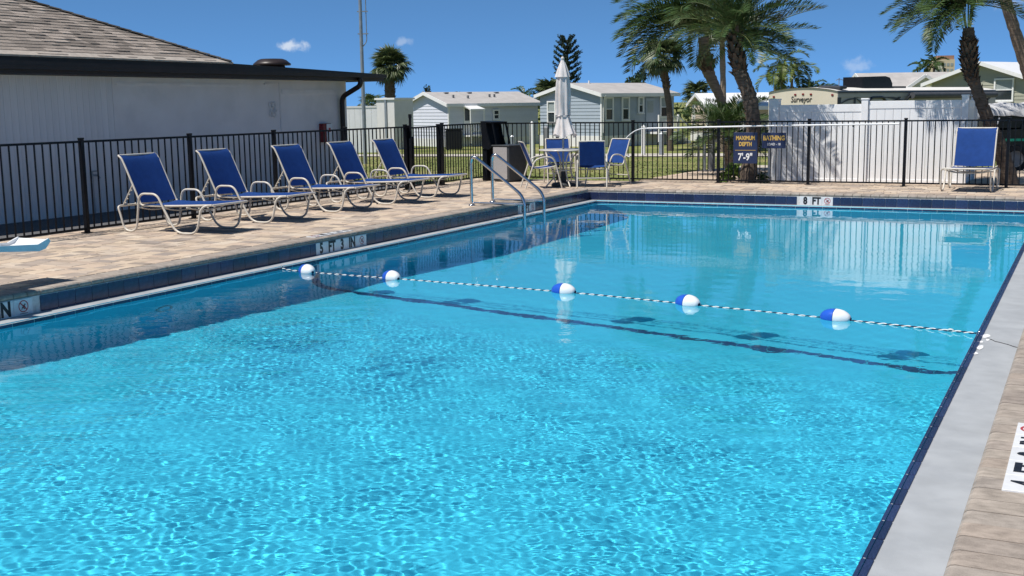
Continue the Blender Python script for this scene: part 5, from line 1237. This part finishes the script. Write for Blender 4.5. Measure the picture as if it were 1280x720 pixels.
    crown(t, (-32.1, 43.5, 4.1), fan2, 70, -.85, 1.4, 0, (.85, 1.25))
    # small far palms
    fs = [fanleaf(.8, .5, 'fan', s) for s in (31, 32)]; fp = [pinnate(1.6, 24, .40, 1.3, .05, 'frond', s) for s in (33, 34)]
    for label, x, y, h, ms, n, sc_ in (('small far palm peeking over the white mobile home roof end', -26.2, 51.0, 2.0, fp, 13, .75), ('dark bushy palm between the white and blue houses', -24.6, 51.8, 2.1, fs, 26, 1.1),
                                       ('far palm tuft over the hut roof by the antenna pole', -35.2, 46.5, 1.6, fp, 12, .7), ('palm tuft above the low screen fence', -37.3, 48.9, 1.55, fs, 16, .8), ('low dark palm between the blue and beige houses', -13.4, 49.0, 1.9, fs, 22, .85),
                                       ('small dark palm left of the travel trailer', -5.0, 43.5, 1.3, fs, 16, .55), ('large far palm beside the distant apartment tower', -7.3, 105.8, 4.5, [pinnate(1.9, 26, .5, 1.3, .08, 'frond', 41)], 10, .85), ('second far palm just right of the apartment tower palm', -6.2, 104, 4.9, [pinnate(2.0, 24, .6, 1.2, .09, 'frond', 42)], 8, .8)):
        t = thing('far_palm', label, 'palm tree', (0, 0, 0)); trunk(t, [(x, y, -.6), (x, y, h*.6), (x, y, h)], [.16, .13, .12], 'dbark', 7); crown(t, (x, y, h+.2), ms, n, -.5, 1.2, x, (sc_*.85, sc_*1.1))
    # Norfolk pine
    t = thing('norfolk_pine', 'dark Norfolk pine with tiered branches behind the closed umbrella', 'pine tree', (-29.63, 66.06, -.5))
    MB().tube([(0, 0, 0), (0, 0, 4), (0, 0, 7.2)], [.20, .14, .05], 8).build('trunk', MAT['dbark'], t)
    for k in range(11):
        z = 2.7+k*.42; R_ = 1.30*(1 if k < 8 else (1-.15*(k-7)))*random.uniform(.9, 1.05)*(.85 if k < 2 else 1)
        nb = 7 if k > 1 else 4
        for j in range(nb):
            a = 2*PI*j/nb+k*.7+random.uniform(-.25, .25); m = MB(); L = R_*random.uniform(.75, 1.05); pts = []
            for q in range(6):
                u = q/5; pts.append((math.cos(a)*L*u, math.sin(a)*L*u, z+.15*u+.45*u*u))
            m.tube(pts, [.045*(1-.6*q/5) for q in range(6)], 4)
            for q in range(16):
                u = .25+.75*q/15; i = min(4, int(u*5)); p = Vector(pts[i]).lerp(Vector(pts[i+1]), u*5-i); leafball(m, p+Vector((0, 0, .05)), .12, 4, .10, .9)
            m.build('branch', MAT['needle'], t)
    # small broadleaf trees and shrubs
    for label, name, x, y, zc, r, n, sz, mat, sq in (('leafy tree standing above the blue house roof', 'small_tree', -19.5, 54.4, 3.0, .85, 420, .16, 'leaf', 1.1), ('narrow cypress tip above the white mobile home roof', 'cypress_tree', -37.2, 56.6, 2.6, .32, 200, .12, 'needle', 2.0),
                                                 ('pale green treetop above the white mobile home roof', 'small_tree', -30.1, 49.0, 2.2, .55, 220, .14, 'leaf_l', .7), ('dark treetop far right of the white mobile home roof', 'small_tree', -28.6, 60.0, 2.6, .8, 260, .18, 'leaf', .6),
                                                 ('green bush top beside the apartment tower', 'small_tree', -5.6, 103, 3.4, 1.0, 240, .26, 'leaf', .8), ('dark treetop behind the brown-grey garage', 'small_tree', -7.5, 50, 1.7, .9, 240, .18, 'leaf', .6)):
        t = thing(name, label, 'tree', (x, y, -.6)); zz = zc+.6
        MB().tube([(0, 0, 0), (0, 0, zz*.6), (.05, 0, zz)], [.12, .09, .04], 7).build('trunk', MAT['dbark'], t); m = MB()
        for i in range(7): leafball(m, (random.uniform(-.6, .6)*r, random.uniform(-.6, .6)*r, zz+random.uniform(-.5, .5)*r*sq), r*random.uniform(.4, .65), n//7, sz, sq)
        if name == 'small_tree' and r == .85: leafball(m, (.1, 0, zz+1.35), .28, 60, .12)
        m.build('crown', MAT[mat], t)
    t = thing('bare_tree', 'thin leafless sapling between the sabal palm and white house gable', 'tree', (-26.3, 37.5, -.5))
    for k in range(7): MB().tube(fillet([(0, 0, .2), (random.uniform(-.1, .1), 0, 1.6), (random.uniform(-.45, .45), random.uniform(-.3, .3), random.uniform(2.4, 3.2))], .5, 3), .022, 4).build('branch', MAT['bark'], t)
    m = MB(); rd = random.Random(4)
    for i in range(150):
        x = -75+135*i/150+rd.uniform(-.4, .4); y = 92+rd.uniform(-6, 6)+max(0, x+10)*.1; h = rd.uniform(1.5, 2.7)*(.85 if x > 0 else 1)
        for j in range(3): leafball(m, (x+rd.uniform(-.5, .5), y+rd.uniform(-.5, .5), -.5+h*(.3+.27*j)), rd.uniform(.5, .95), 16, .3, .9)
    tag(m.build('far_woods', MAT['leaf']), 'low dark band of trees on the horizon behind the houses', 'woods', kind='stuff')
    # shrubs at the palm foot
    for label, x, y, r, n, mat in (('pale green shrub at the foot of the main date palm', 2.05, 2.62, .26, 150, 'leaf_l'), ('small dark shrub right of the date palm base', 2.72, 2.66, .16, 70, 'leaf')):
        t = thing('shrub', label, 'shrub', (x, y, zt(y))); m = MB()
        for i in range(6): leafball(m, (random.uniform(-.7, .7)*r, random.uniform(-.3, .3)*r, .12+random.uniform(0, .8)*r), r*.55, n//6, .07, .9)
        m.build('foliage', MAT[mat], t)
        MB().tube([(0, 0, -.02), (.02, 0, .2)], .012, 5).build('stem', MAT['dbark'], t)

# ------------------------------------------------------------------ build
setting_ground(); setting_deck(); setting_pool(); setting_water()
clubhouse(); houses(); white_wall(); motorhome(); black_vehicle()
fences(); loungers(); patio(); pool_gear(); markers(); small_posts(); palms()
